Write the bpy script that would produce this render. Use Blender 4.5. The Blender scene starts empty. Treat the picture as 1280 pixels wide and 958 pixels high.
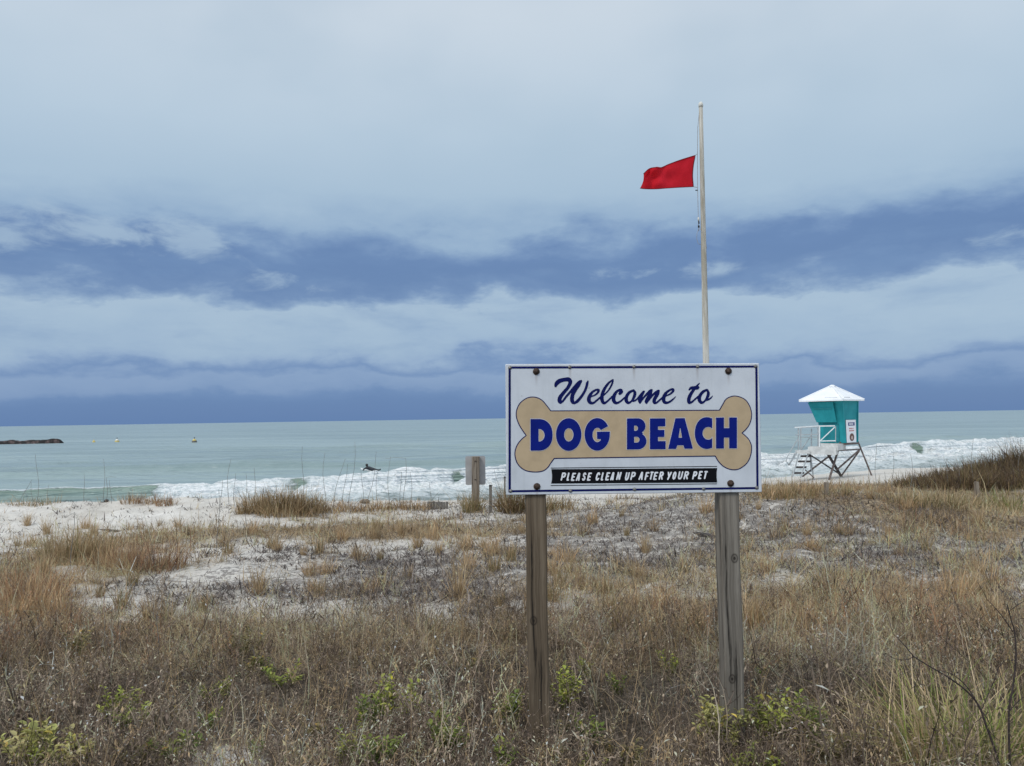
import bpy, bmesh, math, random
import numpy as np
from mathutils import Vector, Matrix, Euler

random.seed(7)
rng = np.random.default_rng(11)
R = math.radians
SC = bpy.context.scene
COL = SC.collection

# ------------------------------------------------------------------ camera
F = 961.0                                  # focal length in pixels of a 1280 wide frame
CAM = Vector((0.0, 0.0, 1.6))
cam_d = bpy.data.cameras.new('camera')
cam_d.sensor_fit = 'HORIZONTAL'
cam_d.sensor_width = 36.0
cam_d.lens = 36.0 * F / 1280.0
cam_d.clip_start = 0.05
cam_d.clip_end = 80000.0
cam = bpy.data.objects.new('camera', cam_d)
COL.objects.link(cam)
cam.location = CAM
cam.rotation_euler = Euler((R(90 + 2.62), R(0.92), 0.0), 'XYZ')
SC.camera = cam
MC = np.array(cam.rotation_euler.to_matrix())   # columns: camera axes in world

# ------------------------------------------------------------------ exposure
SC.view_settings.view_transform = 'Standard'
SC.view_settings.look = 'None'
SC.view_settings.exposure = 0.0
SC.view_settings.gamma = 1.0
SC.view_settings.use_curve_mapping = False
SC.render.engine = 'CYCLES'
SC.cycles.max_bounces = 6
SC.cycles.diffuse_bounces = 3
SC.cycles.glossy_bounces = 2
SC.cycles.transparent_max_bounces = 4

def lin(r, g, b):
    def f(c):
        c /= 255.0
        return c / 12.92 if c <= 0.04045 else ((c + 0.055) / 1.055) ** 2.4
    return (f(r), f(g), f(b), 1.0)

class NT:
    """small helper to write node trees as expressions"""
    def __init__(s, tree):
        s.t = tree; s.n = tree.nodes; s.l = tree.links
    def put(s, sock, v):
        if isinstance(v, bpy.types.NodeSocket): s.l.new(v, sock)
        elif v is not None:
            if sock.type == 'RGBA' and len(v) == 3: v = (*v, 1.0)
            sock.default_value = v
    def math(s, op, a, b=None, c=None, clamp=False):
        n = s.n.new('ShaderNodeMath'); n.operation = op; n.use_clamp = clamp
        s.put(n.inputs[0], a); s.put(n.inputs[1], b); s.put(n.inputs[2], c)
        return n.outputs[0]
    def add(s, a, b): return s.math('ADD', a, b)
    def sub(s, a, b): return s.math('SUBTRACT', a, b)
    def mul(s, a, b): return s.math('MULTIPLY', a, b)
    def xyz(s, x, y, z=0.0):
        n = s.n.new('ShaderNodeCombineXYZ'); s.put(n.inputs[0], x); s.put(n.inputs[1], y); s.put(n.inputs[2], z)
        return n.outputs[0]
    def sep(s, v):
        n = s.n.new('ShaderNodeSeparateXYZ'); s.put(n.inputs[0], v); return n.outputs
    def noise(s, vec, scale=1.0, detail=4.0, rough=0.55, dist=0.0, out=0):
        n = s.n.new('ShaderNodeTexNoise'); s.put(n.inputs['Vector'], vec)
        n.inputs['Scale'].default_value = scale; n.inputs['Detail'].default_value = detail
        n.inputs['Roughness'].default_value = rough; n.inputs['Distortion'].default_value = dist
        return n.outputs[out]
    def voro(s, vec, scale=1.0, feature='F1'):
        n = s.n.new('ShaderNodeTexVoronoi'); n.feature = feature; s.put(n.inputs['Vector'], vec)
        n.inputs['Scale'].default_value = scale
        return n.outputs
    def map(s, v, a, b, c=0.0, d=1.0, smooth=True):
        n = s.n.new('ShaderNodeMapRange'); n.interpolation_type = 'SMOOTHSTEP' if smooth else 'LINEAR'
        s.put(n.inputs[0], v)
        for i, q in enumerate((a, b, c, d)): s.put(n.inputs[1 + i], q)
        return n.outputs[0]
    def mix(s, f, a, b, mode='MIX'):
        n = s.n.new('ShaderNodeMix'); n.data_type = 'RGBA'; n.blend_type = mode
        s.put(n.inputs[0], f); s.put(n.inputs[6], a); s.put(n.inputs[7], b)
        return n.outputs[2]
    def ramp(s, f, stops, interp='LINEAR'):
        n = s.n.new('ShaderNodeValToRGB'); cr = n.color_ramp; cr.interpolation = interp
        while len(cr.elements) < len(stops): cr.elements.new(0.5)
        for e, (p, c) in zip(cr.elements, stops): e.position = p
        for e, (p, c) in zip(cr.elements, stops): e.color = c if len(c) == 4 else (*c, 1)
        s.put(n.inputs[0], f)
        return n.outputs[0]
    def coord(s, which='Object'):
        n = s.n.new('ShaderNodeTexCoord'); return n.outputs[which]
    def attr(s, name, out='Fac'):
        n = s.n.new('ShaderNodeAttribute'); n.attribute_name = name; return n.outputs[out]
    def bump(s, h, strength=0.3, dist=0.01):
        n = s.n.new('ShaderNodeBump'); s.put(n.inputs['Height'], h)
        n.inputs['Strength'].default_value = strength; n.inputs['Distance'].default_value = dist
        return n.outputs[0]
    def add_v(s, a, b):
        n = s.n.new('ShaderNodeVectorMath'); n.operation = 'ADD'; s.l.new(a, n.inputs[0]); s.l.new(b, n.inputs[1]); return n.outputs[0]
    def mulv(s, a, k):
        n = s.n.new('ShaderNodeVectorMath'); n.operation = 'SCALE'; s.l.new(a, n.inputs[0]); n.inputs['Scale'].default_value = k; return n.outputs[0]
    def scale(s, v, sc):
        n = s.n.new('ShaderNodeMapping'); s.put(n.inputs[0], v); n.inputs['Scale'].default_value = sc
        return n.outputs[0]

# ------------------------------------------------------------------ sky
SUN_EL, SUN_AZ = R(48), R(222)             # azimuth clockwise from +Y: behind the camera, to the left
world = bpy.data.worlds.new('World'); SC.world = world; world.use_nodes = True
wt = world.node_tree; wt.nodes.clear(); W = NT(wt)
d = W.sep(W.coord('Generated'))
rad = W.math('SQRT', W.add(W.mul(d[0], d[0]), W.mul(d[1], d[1])))
el = W.math('DIVIDE', d[2], W.math('MAXIMUM', rad, 0.02))
az = W.math('ARCTAN2', d[0], d[1])
n1 = W.noise(W.xyz(W.mul(az, 1.7), W.mul(el, 8.0), 3.1), 1.0, 5, 0.55)
n2 = W.noise(W.xyz(W.mul(az, 9.0), W.mul(el, 22.0), 7.7), 1.0, 7, 0.58, 0.2)
n3 = W.noise(W.xyz(W.mul(az, 34.0), W.mul(el, 60.0), 1.7), 1.0, 5, 0.6, 0.2)
warp = W.add(W.add(W.mul(W.sub(n1, 0.5), 0.075), W.mul(W.sub(n2, 0.5), 0.085)), W.mul(W.sub(n3, 0.5), 0.018))
amp = W.mul(W.map(el, 0.015, 0.10, 0.30, 1.0), W.map(el, 0.235, 0.32, 1.0, 0.16))
bil = W.voro(W.add_v(W.xyz(W.mul(az, 11.0), W.mul(el, 20.0), 0.0), W.mulv(W.noise(W.xyz(W.mul(az, 16.0), W.mul(el, 30.0), 9.0), 1.0, 4, .6, 0, 1), .9)), 1.0, 'SMOOTH_F1')[0]
warp = W.add(warp, W.mul(W.sub(bil, 0.42), 0.050))
e2 = W.add(el, W.mul(warp, amp))
stops = [(0.000, (98, 131, 181)), (0.022, (99, 133, 183)), (0.034, (109, 142, 190)), (0.040, (128, 157, 199)),
         (0.056, (134, 162, 202)), (0.061, (116, 147, 193)), (0.066, (116, 147, 193)), (0.074, (144, 171, 207)),
         (0.090, (158, 184, 213)), (0.125, (165, 190, 216)), (0.148, (170, 194, 218)), (0.157, (146, 173, 206)), (0.169, (115, 145, 189)),
         (0.190, (104, 135, 182)), (0.210, (106, 137, 184)), (0.228, (123, 153, 195)), (0.250, (152, 180, 211)),
         (0.29, (172, 197, 221)), (0.37, (188, 209, 229)), (0.54, (207, 221, 236)), (0.80, (217, 228, 240)), (1.3, (226, 234, 242)), (2.0, (238, 243, 248))]
sky_c = W.ramp(W.math('DIVIDE', e2, 2.0, clamp=True), [(p / 2.0, lin(*c)) for p, c in stops])
def blob(ca, ce, sa, se):
    a = W.math('DIVIDE', W.sub(az, ca), sa); b = W.math('DIVIDE', W.sub(el, ce), se)
    return W.math('EXPONENT', W.mul(W.add(W.mul(a, a), W.mul(b, b)), -1.0))
puffs = W.add(W.add(blob(-0.56, 0.222, 0.17, 0.030), W.mul(blob(-0.275, 0.176, 0.060, 0.020), 0.75)), W.add(W.mul(blob(-0.385, 0.215, 0.035, 0.03), 0.62), W.mul(blob(0.2, 0.185, 0.12, 0.012), 0.55)))
puffs = W.add(puffs, W.mul(blob(0.62, 0.19, 0.12, 0.02), 0.6))
n4 = W.noise(W.xyz(W.mul(az, 13.0), W.mul(el, 30.0), 2.9), 1.0, 7, 0.62, 0.5)
pm = W.map(W.add(W.mul(puffs, 0.58), W.add(W.mul(W.sub(n2, 0.5), 1.1), W.mul(W.sub(n4, 0.5), 1.5))), 0.20, 0.66)
pm = W.mul(pm, W.map(puffs, 0.05, 0.4))
sky_c = W.mix(W.mul(pm, 0.85), sky_c, lin(164, 189, 215))
# soft mottling of the cloud deck
mott = W.noise(W.xyz(W.mul(az, 3.0), W.mul(el, 4.2), 0.4), 1.0, 3.6, 0.48, 0.0)
sky_c = W.mix(W.mul(W.map(el, 0.24, 0.4), W.map(mott, 0.36, 0.74, 0.0, 0.34)), sky_c, lin(152, 182, 208))
mott2 = W.noise(W.xyz(W.mul(az, 6.0), W.mul(el, 24.0), 5.4), 1.0, 6, 0.6, 0.2)
sky_c = W.mix(W.mul(W.mul(W.map(el, 0.07, 0.10), W.map(el, .20, .27, 1, 0)), W.map(mott2, 0.45, 0.75, 0.0, 0.42)), sky_c, lin(118, 150, 194))
nish = wt.nodes.new('ShaderNodeTexSky'); nish.sky_type = 'NISHITA'; nish.sun_disc = False
nish.sun_elevation = SUN_EL; nish.sun_rotation = SUN_AZ
clear = W.mix(1.0, nish.outputs[0], (0.10, 0.10, 0.10, 1), 'MULTIPLY')
sky_c = W.mix(0.93, clear, sky_c)
back = W.map(d[1], 0.15, -0.6, 1.0, 1.62)          # the cloud is thinner and brighter inland, towards the sun
sky_c = W.mix(1.0, sky_c, W.xyz(back, W.mul(back, 0.985), W.mul(back, 0.955)), 'MULTIPLY')
bg = wt.nodes.new('ShaderNodeBackground'); wt.links.new(sky_c, bg.inputs[0]); bg.inputs[1].default_value = 1.0
wo = wt.nodes.new('ShaderNodeOutputWorld'); wt.links.new(bg.outputs[0], wo.inputs[0])

# ------------------------------------------------------------------ sun through the overcast
sd = bpy.data.lights.new('sun', 'SUN'); sd.energy = 1.5; sd.angle = R(14); sd.color = (1.0, 0.965, 0.91)
sun = bpy.data.objects.new('sun', sd); COL.objects.link(sun)
sdir = Vector((math.sin(SUN_AZ) * math.cos(SUN_EL), math.cos(SUN_AZ) * math.cos(SUN_EL), math.sin(SUN_EL)))
sun.rotation_euler = sdir.to_track_quat('Z', 'Y').to_euler()

# ------------------------------------------------------------------ picture <-> place
def ray(px, py):
    v = MC @ np.array([(px - 640.0) / F, -(py - 479.0) / F, -1.0])
    return v / v[1]
def at(px, py, Y):
    return Vector(np.array(CAM) + ray(px, py) * Y)
def proj(P):
    q = (P - np.array(CAM)) @ MC
    zz = np.minimum(q[:, 2], -0.05)
    return 640 - F * q[:, 0] / zz, 479 + F * q[:, 1] / zz

def _hash(ix, iy, seed):
    n = (ix.astype(np.int64) * 374761393 + iy.astype(np.int64) * 668265263 + seed * 1274126177) & 0xffffffff
    n = ((n ^ (n >> 13)) * 1274126177) & 0xffffffff
    return ((n ^ (n >> 16)) & 0xffff) / 65535.0
def vnoise(x, y, seed=0):
    x = np.asarray(x, float); y = np.asarray(y, float)
    ix, iy = np.floor(x), np.floor(y); fx, fy = x - ix, y - iy
    fx = fx * fx * (3 - 2 * fx); fy = fy * fy * (3 - 2 * fy)
    a, b = _hash(ix, iy, seed), _hash(ix + 1, iy, seed); c, e = _hash(ix, iy + 1, seed), _hash(ix + 1, iy + 1, seed)
    return (a * (1 - fx) + b * fx) * (1 - fy) + (c * (1 - fx) + e * fx) * fy
def fbm(x, y, seed=0, oct=4, gain=0.5):
    s, a, t = 0.0, 1.0, 0.0
    for k in range(oct):
        s = s + a * vnoise(np.asarray(x) * 2 ** k, np.asarray(y) * 2 ** k, seed + 17 * k); t += a; a *= gain
    return s / t
def sstep(a, b, v):
    t = np.clip((np.asarray(v, float) - a) / (b - a), 0, 1); return t * t * (3 - 2 * t)

SEA = -2.2
GY = [-400, -3, 3, 5, 7, 10, 13.8, 15.5, 17, 18.6, 21, 24, 30, 38, 45, 60, 120, 400, 3000]
GZ = [0.3, 0, 0, -0.02, -0.08, -0.2, -0.34, -0.33, -0.29, -0.38, -0.75, -1.02, -1.36, -1.62, -2.12, -3.0, -6, -10, -14]
def ground_h(x, y):
    x = np.asarray(x, float); y = np.asarray(y, float)
    shift = np.clip(9 - 0.6 * x, -6, 25) * sstep(19, 34, y)
    z = np.interp(y + shift, GY, GZ)
    u = x / np.maximum(y, 4)
    crest = np.exp(-((y - 17) / 2.1) ** 2)
    z = z + crest * (0.20 * sstep(-0.2, -0.42, u) + 0.25 * sstep(0.14, 0.34, u))
    z = z + 0.10 * np.exp(-((x + 5.2) / 1.8) ** 2 - ((y - 17.3) / 1.2) ** 2)
    z = z + 0.42 * np.exp(-((x - 13.0) / 3.0) ** 2 - ((y - 18.2) / 1.2) ** 2)
    z = z + 0.52 * np.exp(-((x - 4.9) / 3.1) ** 2 - ((y - 13.6 + 0.25 * (x - 4.6)) / 2.0) ** 2)
    near = sstep(24, 18, y)
    z = z + near * (0.13 * (fbm(x * 0.55, y * 0.7, 5, 3) - 0.5) + (0.05 + .10 * sstep(5.5, 8, y)) * (fbm(x * 1.9, y * 2.2, 9, 3) - 0.5))
    z = z + 0.22 * (fbm(x * 0.16, y * 0.16, 31, 3) - 0.5) * (0.25 + 0.75 * sstep(19, 26, y)) * sstep(44, 34, y + shift)
    return z
def gp(px, py):
    """the ground point seen at a picture position"""
    r = ray(px, py); Y = np.arange(2.0, 45, 0.02)
    z = CAM.z + r[2] * Y
    k = np.argmax(z <= ground_h(r[0] * Y, Y))
    y = float(Y[k]) if k > 0 else 17.0
    x = float(r[0] * y)
    return Vector((x, y, float(ground_h(x, y))))
def gz(x, y): return float(ground_h(x, y))

# ------------------------------------------------------------------ mesh helpers
def tag(o, label=None, cat=None, group=None, kind=None):
    if label: o['label'] = label
    if cat: o['category'] = cat
    if group: o['group'] = group
    if kind: o['kind'] = kind
    return o
def empty(name, loc, rz=0.0):
    o = bpy.data.objects.new(name, None); COL.objects.link(o)
    o.location = loc; o.rotation_euler = (0, 0, rz); o.empty_display_size = 0.1
    return o
def link_mesh(name, me, mat=None, parent=None, loc=None):
    o = bpy.data.objects.new(name, me); COL.objects.link(o)
    if mat is not None and not me.materials: me.materials.append(mat)
    if parent is not None: o.parent = parent
    if loc is not None: o.location = loc
    return o
class MB:
    def __init__(s): s.v = []; s.f = []
    def poly(s, pts, faces):
        k = len(s.v); s.v += [tuple(p) for p in pts]; s.f += [tuple(i + k for i in f) for f in faces]; return s
    def box(s, c, size, M=None, bev=0.0):
        hx, hy, hz = (q / 2 for q in size); b = min(bev, hx * .9, hy * .9, hz * .9)
        if b <= 0:
            pts = [(x, y, z) for z in (-hz, hz) for x, y in ((-hx, -hy), (hx, -hy), (hx, hy), (-hx, hy))]
            fs = [(3, 2, 1, 0), (4, 5, 6, 7), (0, 1, 5, 4), (1, 2, 6, 5), (2, 3, 7, 6), (3, 0, 4, 7)]
        else:
            def ring(ex, ey, z):
                return [(-hx + ex, -hy + ey, z), (hx - ex, -hy + ey, z), (hx - ex, hy - ey, z), (-hx + ex, hy - ey, z)]
            def octo(b_, z, inset):
                X, Y = hx - inset, hy - inset
                return [(-X + b_, -Y, z), (X - b_, -Y, z), (X, -Y + b_, z), (X, Y - b_, z), (X - b_, Y, z), (-X + b_, Y, z), (-X, Y - b_, z), (-X, -Y + b_, z)]
            pts = octo(b, -hz, b) + octo(b, -hz + b, 0) + octo(b, hz - b, 0) + octo(b, hz, b)
            fs = [tuple(range(7, -1, -1)), tuple(range(24, 32))]
            for k in range(3):
                for i in range(8):
                    j = (i + 1) % 8; fs.append((k * 8 + i, k * 8 + j, k * 8 + 8 + j, k * 8 + 8 + i))
        if M is None: M = Matrix.Identity(4)
        c = Vector(c)
        return s.poly([c + (M @ Vector(p)) for p in pts], fs)
    def tube(s, pts, rads, n=8, cap=True):
        pts = [Vector(p) for p in pts]
        if not hasattr(rads, '__len__'): rads = [rads] * len(pts)
        k0 = len(s.v); up = None
        for i, p in enumerate(pts):
            t = (pts[min(i + 1, len(pts) - 1)] - pts[max(i - 1, 0)]).normalized()
            if up is None: up = Vector((1, 0, 0)) if abs(t.x) < 0.8 else Vector((0, 0, 1))
            a = (up - t * up.dot(t)).normalized(); up = a; b = t.cross(a)
            for j in range(n):
                q = 2 * math.pi * (j + 0.5) / n
                s.v.append(tuple(p + (a * math.cos(q) + b * math.sin(q)) * rads[i]))
        for i in range(len(pts) - 1):
            for j in range(n):
                k = (j + 1) % n
                s.f.append((k0 + i * n + j, k0 + i * n + k, k0 + (i + 1) * n + k, k0 + (i + 1) * n + j))
        if cap:
            s.f.append(tuple(k0 + j for j in range(n - 1, -1, -1)))
            e = k0 + (len(pts) - 1) * n; s.f.append(tuple(e + j for j in range(n)))
        return s
    def bar(s, a, b, w, h=None):
        """square bar between two points"""
        a, b = Vector(a), Vector(b); t = (b - a).normalized()
        q = t.to_track_quat('Z', 'Y').to_matrix().to_4x4()
        return s.box((a + b) / 2, (w, h or w, (b - a).length), q)
    def lathe(s, prof, c=(0, 0, 0), n=20):
        k0 = len(s.v); c = Vector(c)
        for r, z in prof:
            for j in range(n):
                q = 2 * math.pi * j / n
                s.v.append((c.x + r * math.cos(q), c.y + r * math.sin(q), c.z + z))
        for i in range(len(prof) - 1):
            for j in range(n):
                k = (j + 1) % n
                s.f.append((k0 + i * n + j, k0 + i * n + k, k0 + (i + 1) * n + k, k0 + (i + 1) * n + j))
        s.f.append(tuple(k0 + j for j in range(n - 1, -1, -1)))
        e = k0 + (len(prof) - 1) * n; s.f.append(tuple(e + j for j in range(n)))
        return s
    def mesh(s, name, smooth=False):
        me = bpy.data.meshes.new(name); me.from_pydata(s.v, [], s.f); me.update()
        if smooth: me.polygons.foreach_set('use_smooth', [True] * len(me.polygons))
        return me
    def build(s, name, mat, parent=None, smooth=False, loc=None, local=None):
        """local: world point to subtract so the mesh lies round its thing's base"""
        if local is not None:
            L = Vector(local); s.v = [tuple(Vector(p) - L) for p in s.v]
        return link_mesh(name, s.mesh(name, smooth), mat, parent, loc)
def quads_mesh(name, V, Q, colors=None, floats=None, smooth=False):
    V = np.ascontiguousarray(V, dtype=np.float32); Q = np.ascontiguousarray(Q, dtype=np.int32)
    me = bpy.data.meshes.new(name)
    me.vertices.add(len(V)); me.vertices.foreach_set('co', V.ravel())
    me.loops.add(Q.size); me.loops.foreach_set('vertex_index', Q.ravel())
    me.polygons.add(len(Q)); me.polygons.foreach_set('loop_start', np.arange(0, Q.size, 4, dtype=np.int32))
    if smooth: me.polygons.foreach_set('use_smooth', np.ones(len(Q), dtype=bool))
    me.update(calc_edges=True)
    if colors is not None:
        a = me.attributes.new('tint', 'FLOAT_COLOR', 'POINT')
        c = np.ones((len(V), 4), dtype=np.float32); c[:, :3] = colors; a.data.foreach_set('color', c.ravel())
    for k, v in (floats or {}).items():
        a = me.attributes.new(k, 'FLOAT', 'POINT'); a.data.foreach_set('value', np.asarray(v, dtype=np.float32).ravel())
    me.validate(clean_customdata=False)
    return me
def grid_quads(nr, nc):
    i = np.arange(nr - 1)[:, None] * nc + np.arange(nc - 1)[None, :]
    return np.stack([i, i + 1, i + nc + 1, i + nc], -1).reshape(-1, 4)

# ------------------------------------------------------------------ materials
def mat(name, base=(0.5, 0.5, 0.5), rough=0.6, metal=0.0, vary=0.0, scale=8.0, bump=0.0, spec=0.4, fn=None):
    m = bpy.data.materials.new(name); m.use_nodes = True; T = NT(m.node_tree)
    b = T.n['Principled BSDF']
    b.inputs['Roughness'].default_value = rough; b.inputs['Metallic'].default_value = metal
    b.inputs['Specular IOR Level'].default_value = spec
    if fn: fn(T, b)
    else:
        n = T.noise(T.coord(), scale, 6, 0.6)
        dark = tuple(c * (1 - vary) for c in base); lite = tuple(min(1, c * (1 + vary)) for c in base)
        T.put(b.inputs['Base Color'], T.mix(T.map(n, 0.3, 0.7), (*dark, 1), (*lite, 1)))
        if bump: T.put(b.inputs['Normal'], T.bump(T.noise(T.coord(), scale * 6, 5, 0.6), bump, 0.01))
    return m
#PART2
# ================================================================== PLANT COVER (fields over the ground)
def soft(px, py, lst, base=0.0):
    s = np.full(np.shape(px), float(base))
    for cx, cy, rx, ry, a in lst:
        s = s + a * np.exp(-((px - cx) / rx) ** 2 - ((py - cy) / ry) ** 2)
    return s
GRASS = [(140, 695, 95, 28, .75), (30, 745, 75, 28, 0.65), (470, 664, 190, 17, .75), (250, 668, 90, 14, .4), (340, 722, 200, 26, -.55), (150, 755, 120, 18, -.5),
         (500, 738, 60, 34, -.45), (760, 690, 105, 30, -.42), (1000, 690, 100, 30, -.22), (130, 640, 220, 17, -.75), (330, 640, 60, 10, -.1),
         (1130, 800, 260, 90, .95), (1240, 655, 110, 22, .75), (1190, 695, 120, 22, -.35), (790, 790, 160, 60, .55), (700, 660, 90, 20, .3), (990, 612, 50, 9, .55), (1190, 628, 170, 20, .95), (1010, 612, 110, 10, .5), (1000, 668, 170, 26, .34),
         (380, 800, 330, 40, .55), (120, 800, 180, 40, .5), (720, 720, 60, 30, .25)]
LITTER = [(980, 655, 200, 45, 1.5), (760, 665, 120, 30, .35), (1170, 695, 150, 30, 1.0), (700, 640, 160, 16, .5), (480, 715, 150, 34, .6), (760, 700, 120, 40, .7), (560, 745, 90, 30, .5), (30, 700, 60, 14, .5), (450, 640, 200, 12, .35), (250, 740, 100, 20, .35)]
RED = [(190, 695, 50, 20, 1.0), (40, 748, 80, 26, .9), (60, 790, 150, 45, .55), (1060, 650, 90, 25, .5), (930, 790, 120, 40, .3), (1190, 780, 150, 70, .35)]
def cover(x, y, z):
    P = np.stack([x, y, z], -1); px, py = proj(P)
    out = (px < -260) | (px > 1540)
    g = soft(px, py, GRASS, 0.30)
    near = sstep(6.6, 5.0, y)
    return px, py, g, near, out

# ------------------------------------------------------------------ terrain
def axis(parts):
    return np.unique(np.round(np.concatenate(parts), 4))
ys = axis([[-3000, -600, -120, -40, -15, -6, -2, 0], np.arange(0, 2.5, .3), np.arange(2.5, 21, .06), np.arange(21, 30, .2), np.arange(30, 62, .6), np.geomspace(62, 3000, 24)])
xs = axis([-np.geomspace(60, 4000, 12), np.geomspace(60, 4000, 12), np.arange(-60, -16, 1.5), np.arange(16, 60, 1.5), np.arange(-16, 16, .075)])
XX, YY = np.meshgrid(xs, ys); ZZ = ground_h(XX, YY)
fine = sstep(21, 17, YY) * sstep(16, 15, np.abs(XX)) * sstep(1, 3, YY)
ZZ = ZZ + fine * (0.035 * (fbm(XX * 6, YY * 6, 71, 3) - 0.5) + 0.018 * (fbm(XX * 19, YY * 19, 72, 2) - 0.5))
V = np.stack([XX.ravel(), YY.ravel(), ZZ.ravel()], -1)
px, py, g, near, out = cover(V[:, 0], V[:, 1], V[:, 2])
veg = np.clip(sstep(0.45, 0.95, g) * 0.75 + near * 0.85, 0, 1) * sstep(20, 17, V[:, 1])
veg = np.where(V[:, 1] < 3.0, 0.85, veg)
gap_sh = np.where(V[:, 1] < 2.8, .9, near * (1 - np.exp(-((px - 285) / 50) ** 2 - ((py - 950) / 18) ** 2)))  # where the near ground is darkened for the shade between weeds
veg = veg * np.where(V[:, 1] < 2.8, 1, 1 - .95 * np.exp(-((px - 285) / 45) ** 2 - ((py - 950) / 16) ** 2))
lit = np.clip(soft(px, py, LITTER + [(420, 725, 420, 50, .22)], .22), 0, 1) * sstep(17.5, 14, V[:, 1] + 2.0 * (px < 300))
lit = np.where(V[:, 1] < 2.5, 0.3, lit)
def m_ground(T, b):
    co = T.coord()
    n1 = T.noise(co, 3.0, 6, .6); n2 = T.noise(co, 22.0, 6, .65); n3 = T.noise(co, 90.0, 4, .6); n4 = T.noise(co, 0.5, 4, .6)
    sand = T.mix(T.map(n1, .3, .7), (0.56, 0.53, 0.49, 1), (0.70, 0.67, 0.625, 1))
    sand = T.mix(T.map(n4, .35, .65, 0, .5), sand, (0.47, 0.43, 0.375, 1))
    sand = T.mix(T.map(T.attr('litter'), .1, .6, 0, .35), sand, (0.45, 0.42, 0.385, 1))
    spk = T.map(T.add(n2, T.mul(T.sub(n3, .5), .5)), .60, .68)
    sand = T.mix(T.mul(spk, .6), sand, (0.20, 0.17, 0.145, 1))
    lt = T.attr('litter'); vg = T.attr('veg')
    deb = T.mix(T.map(n2, .35, .65), (0.085, 0.064, 0.046, 1), (0.40, 0.315, 0.215, 1))
    deb = T.mix(T.mul(T.attr('gap_shade'), .9), deb, T.mix(T.map(n2, .4, .7), (0.035, 0.029, 0.024, 1), (0.13, 0.108, 0.086, 1)))  # shaded gaps between the foreground stems, painted into the ground colour
    n5 = T.noise(T.scale(co, (1, 1.8, 1)), 7.0, 6, .62)
    lm = T.map(T.add(T.mul(lt, .50), T.add(T.mul(T.sub(n2, .5), 1.0), T.add(T.mul(T.sub(n5, .5), 1.5), T.mul(T.sub(n1, .5), 1.0)))), .30, .50)
    c = T.mix(T.mul(T.mul(lm, T.map(lt, 0.05, .3)), .85), sand, T.mix(T.map(n3, .35, .65), (0.095, 0.086, 0.080, 1), (0.30, 0.275, 0.255, 1)))
    vm = T.map(T.add(T.mul(vg, .95), T.mul(T.sub(n1, .5), .9)), .35, .75)
    c = T.mix(vm, c, deb)
    T.put(b.inputs['Base Color'], c); b.inputs['Roughness'].default_value = .95; b.inputs['Specular IOR Level'].default_value = .15
    T.put(b.inputs['Normal'], T.bump(T.add(n2, T.mul(n3, .5)), .5, .03))
M_ground = mat('dune sand', fn=m_ground)
me = quads_mesh('ground', V, grid_quads(len(ys), len(xs)), floats={'veg': veg, 'litter': lit, 'gap_shade': gap_sh}, smooth=True)
tag(link_mesh('ground', me, M_ground), kind='structure')

# ------------------------------------------------------------------ sea
WX = [-60, -30, -20, -14, -9, -2, 5, 13, 20, 30, 60, 120]
WY = [34, 37, 39, 39.5, 40.5, 43, 47, 50.5, 54, 60, 74, 100]
WH = [0.55, 0.62, 0.72, 0.86, 1.0, 1.12, 1.22, 1.34, 1.2, 1.4, 1.3, 1.0]
sy = axis([np.arange(24, 33, .35), np.arange(33, 66, .11), np.arange(66, 118, .35), np.geomspace(118, 40000, 110)])
su = axis([np.arange(-.85, .851, .0031), np.array([-6, -3, -2, -1.6, -1.3, -1.1, -1, -.92, .92, 1, 1.1, 1.3, 1.6, 2, 3, 6])])
UU, SY = np.meshgrid(su, sy); SX = UU * SY
yc = np.interp(SX, WX, WY) + 0.9 * (fbm(SX * .11, SX * 0 + 2.2, 3, 3) - .5) * 2
hh = np.interp(SX, WX, WH) * (0.72 + 0.56 * fbm(SX * .22, SX * 0 + .5, 8, 3))
# the unbroken shoulders show green faces: at the left, and the short open pockets
pockets = np.zeros_like(SX)
for cx, wd, hz in ((-3.05, 0.50, .70), (31.6, .95, .55), (-11.2, .95, .62)):
    qx = SX - cx + .5 * (fbm(SX * .9, SY * 1.1, 23, 3) - .5)
    pockets = np.maximum(pockets, 1.0 * (.35 + 1.1 * fbm(SX * 2.4, SY * 2.4, 29, 3)).clip(0, 1) * np.exp(-np.abs(qx / wd) ** 2.2) * sstep(-.25, .0, (SY - yc) + 1.1 * hz - .45 * (qx / wd) ** 2))
leftgreen = sstep(-16.6, -19.0, SX + 1.2 * (vnoise(SX * .8, SX * 0, 4) - .5))
green = np.maximum(pockets, leftgreen)
dy = SY - yc                                # negative: towards the shore
rough = fbm(SX * 1.6, SY * 1.6, 41, 4) - .5
back = np.exp(-np.clip(dy, 0, None) / 3.4)
frontw = 0.85 + 0.5 * fbm(SX * .4, SX * 0, 12, 2)
front = np.where(dy > -frontw, 0.5 + 0.5 * np.cos(np.pi * np.clip(-dy / frontw, 0, 1)), 0)
prof = np.where(dy >= 0, back, front)
spill = np.exp(-np.clip(-dy, 0, None) / 3.2) * (dy < 0) * (1 - green)   # the white water tumbling ahead of the crest
wave = hh * np.maximum(prof, spill * (0.46 + 1.3 * rough)) * sstep(-9, -5, dy + 3)
ZS = SEA + wave
ZS += 0.14 * rough * np.exp(-(dy / 5.0) ** 2) * (1 - green) * (dy < 1)
ZS += (0.26 * (fbm(SX * 2.2, SX * 0 + SY * 1.2, 44, 3) - .42)) * np.exp(-(dy / .6) ** 2) * (1 - 0.9 * green)   # ragged crest
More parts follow.
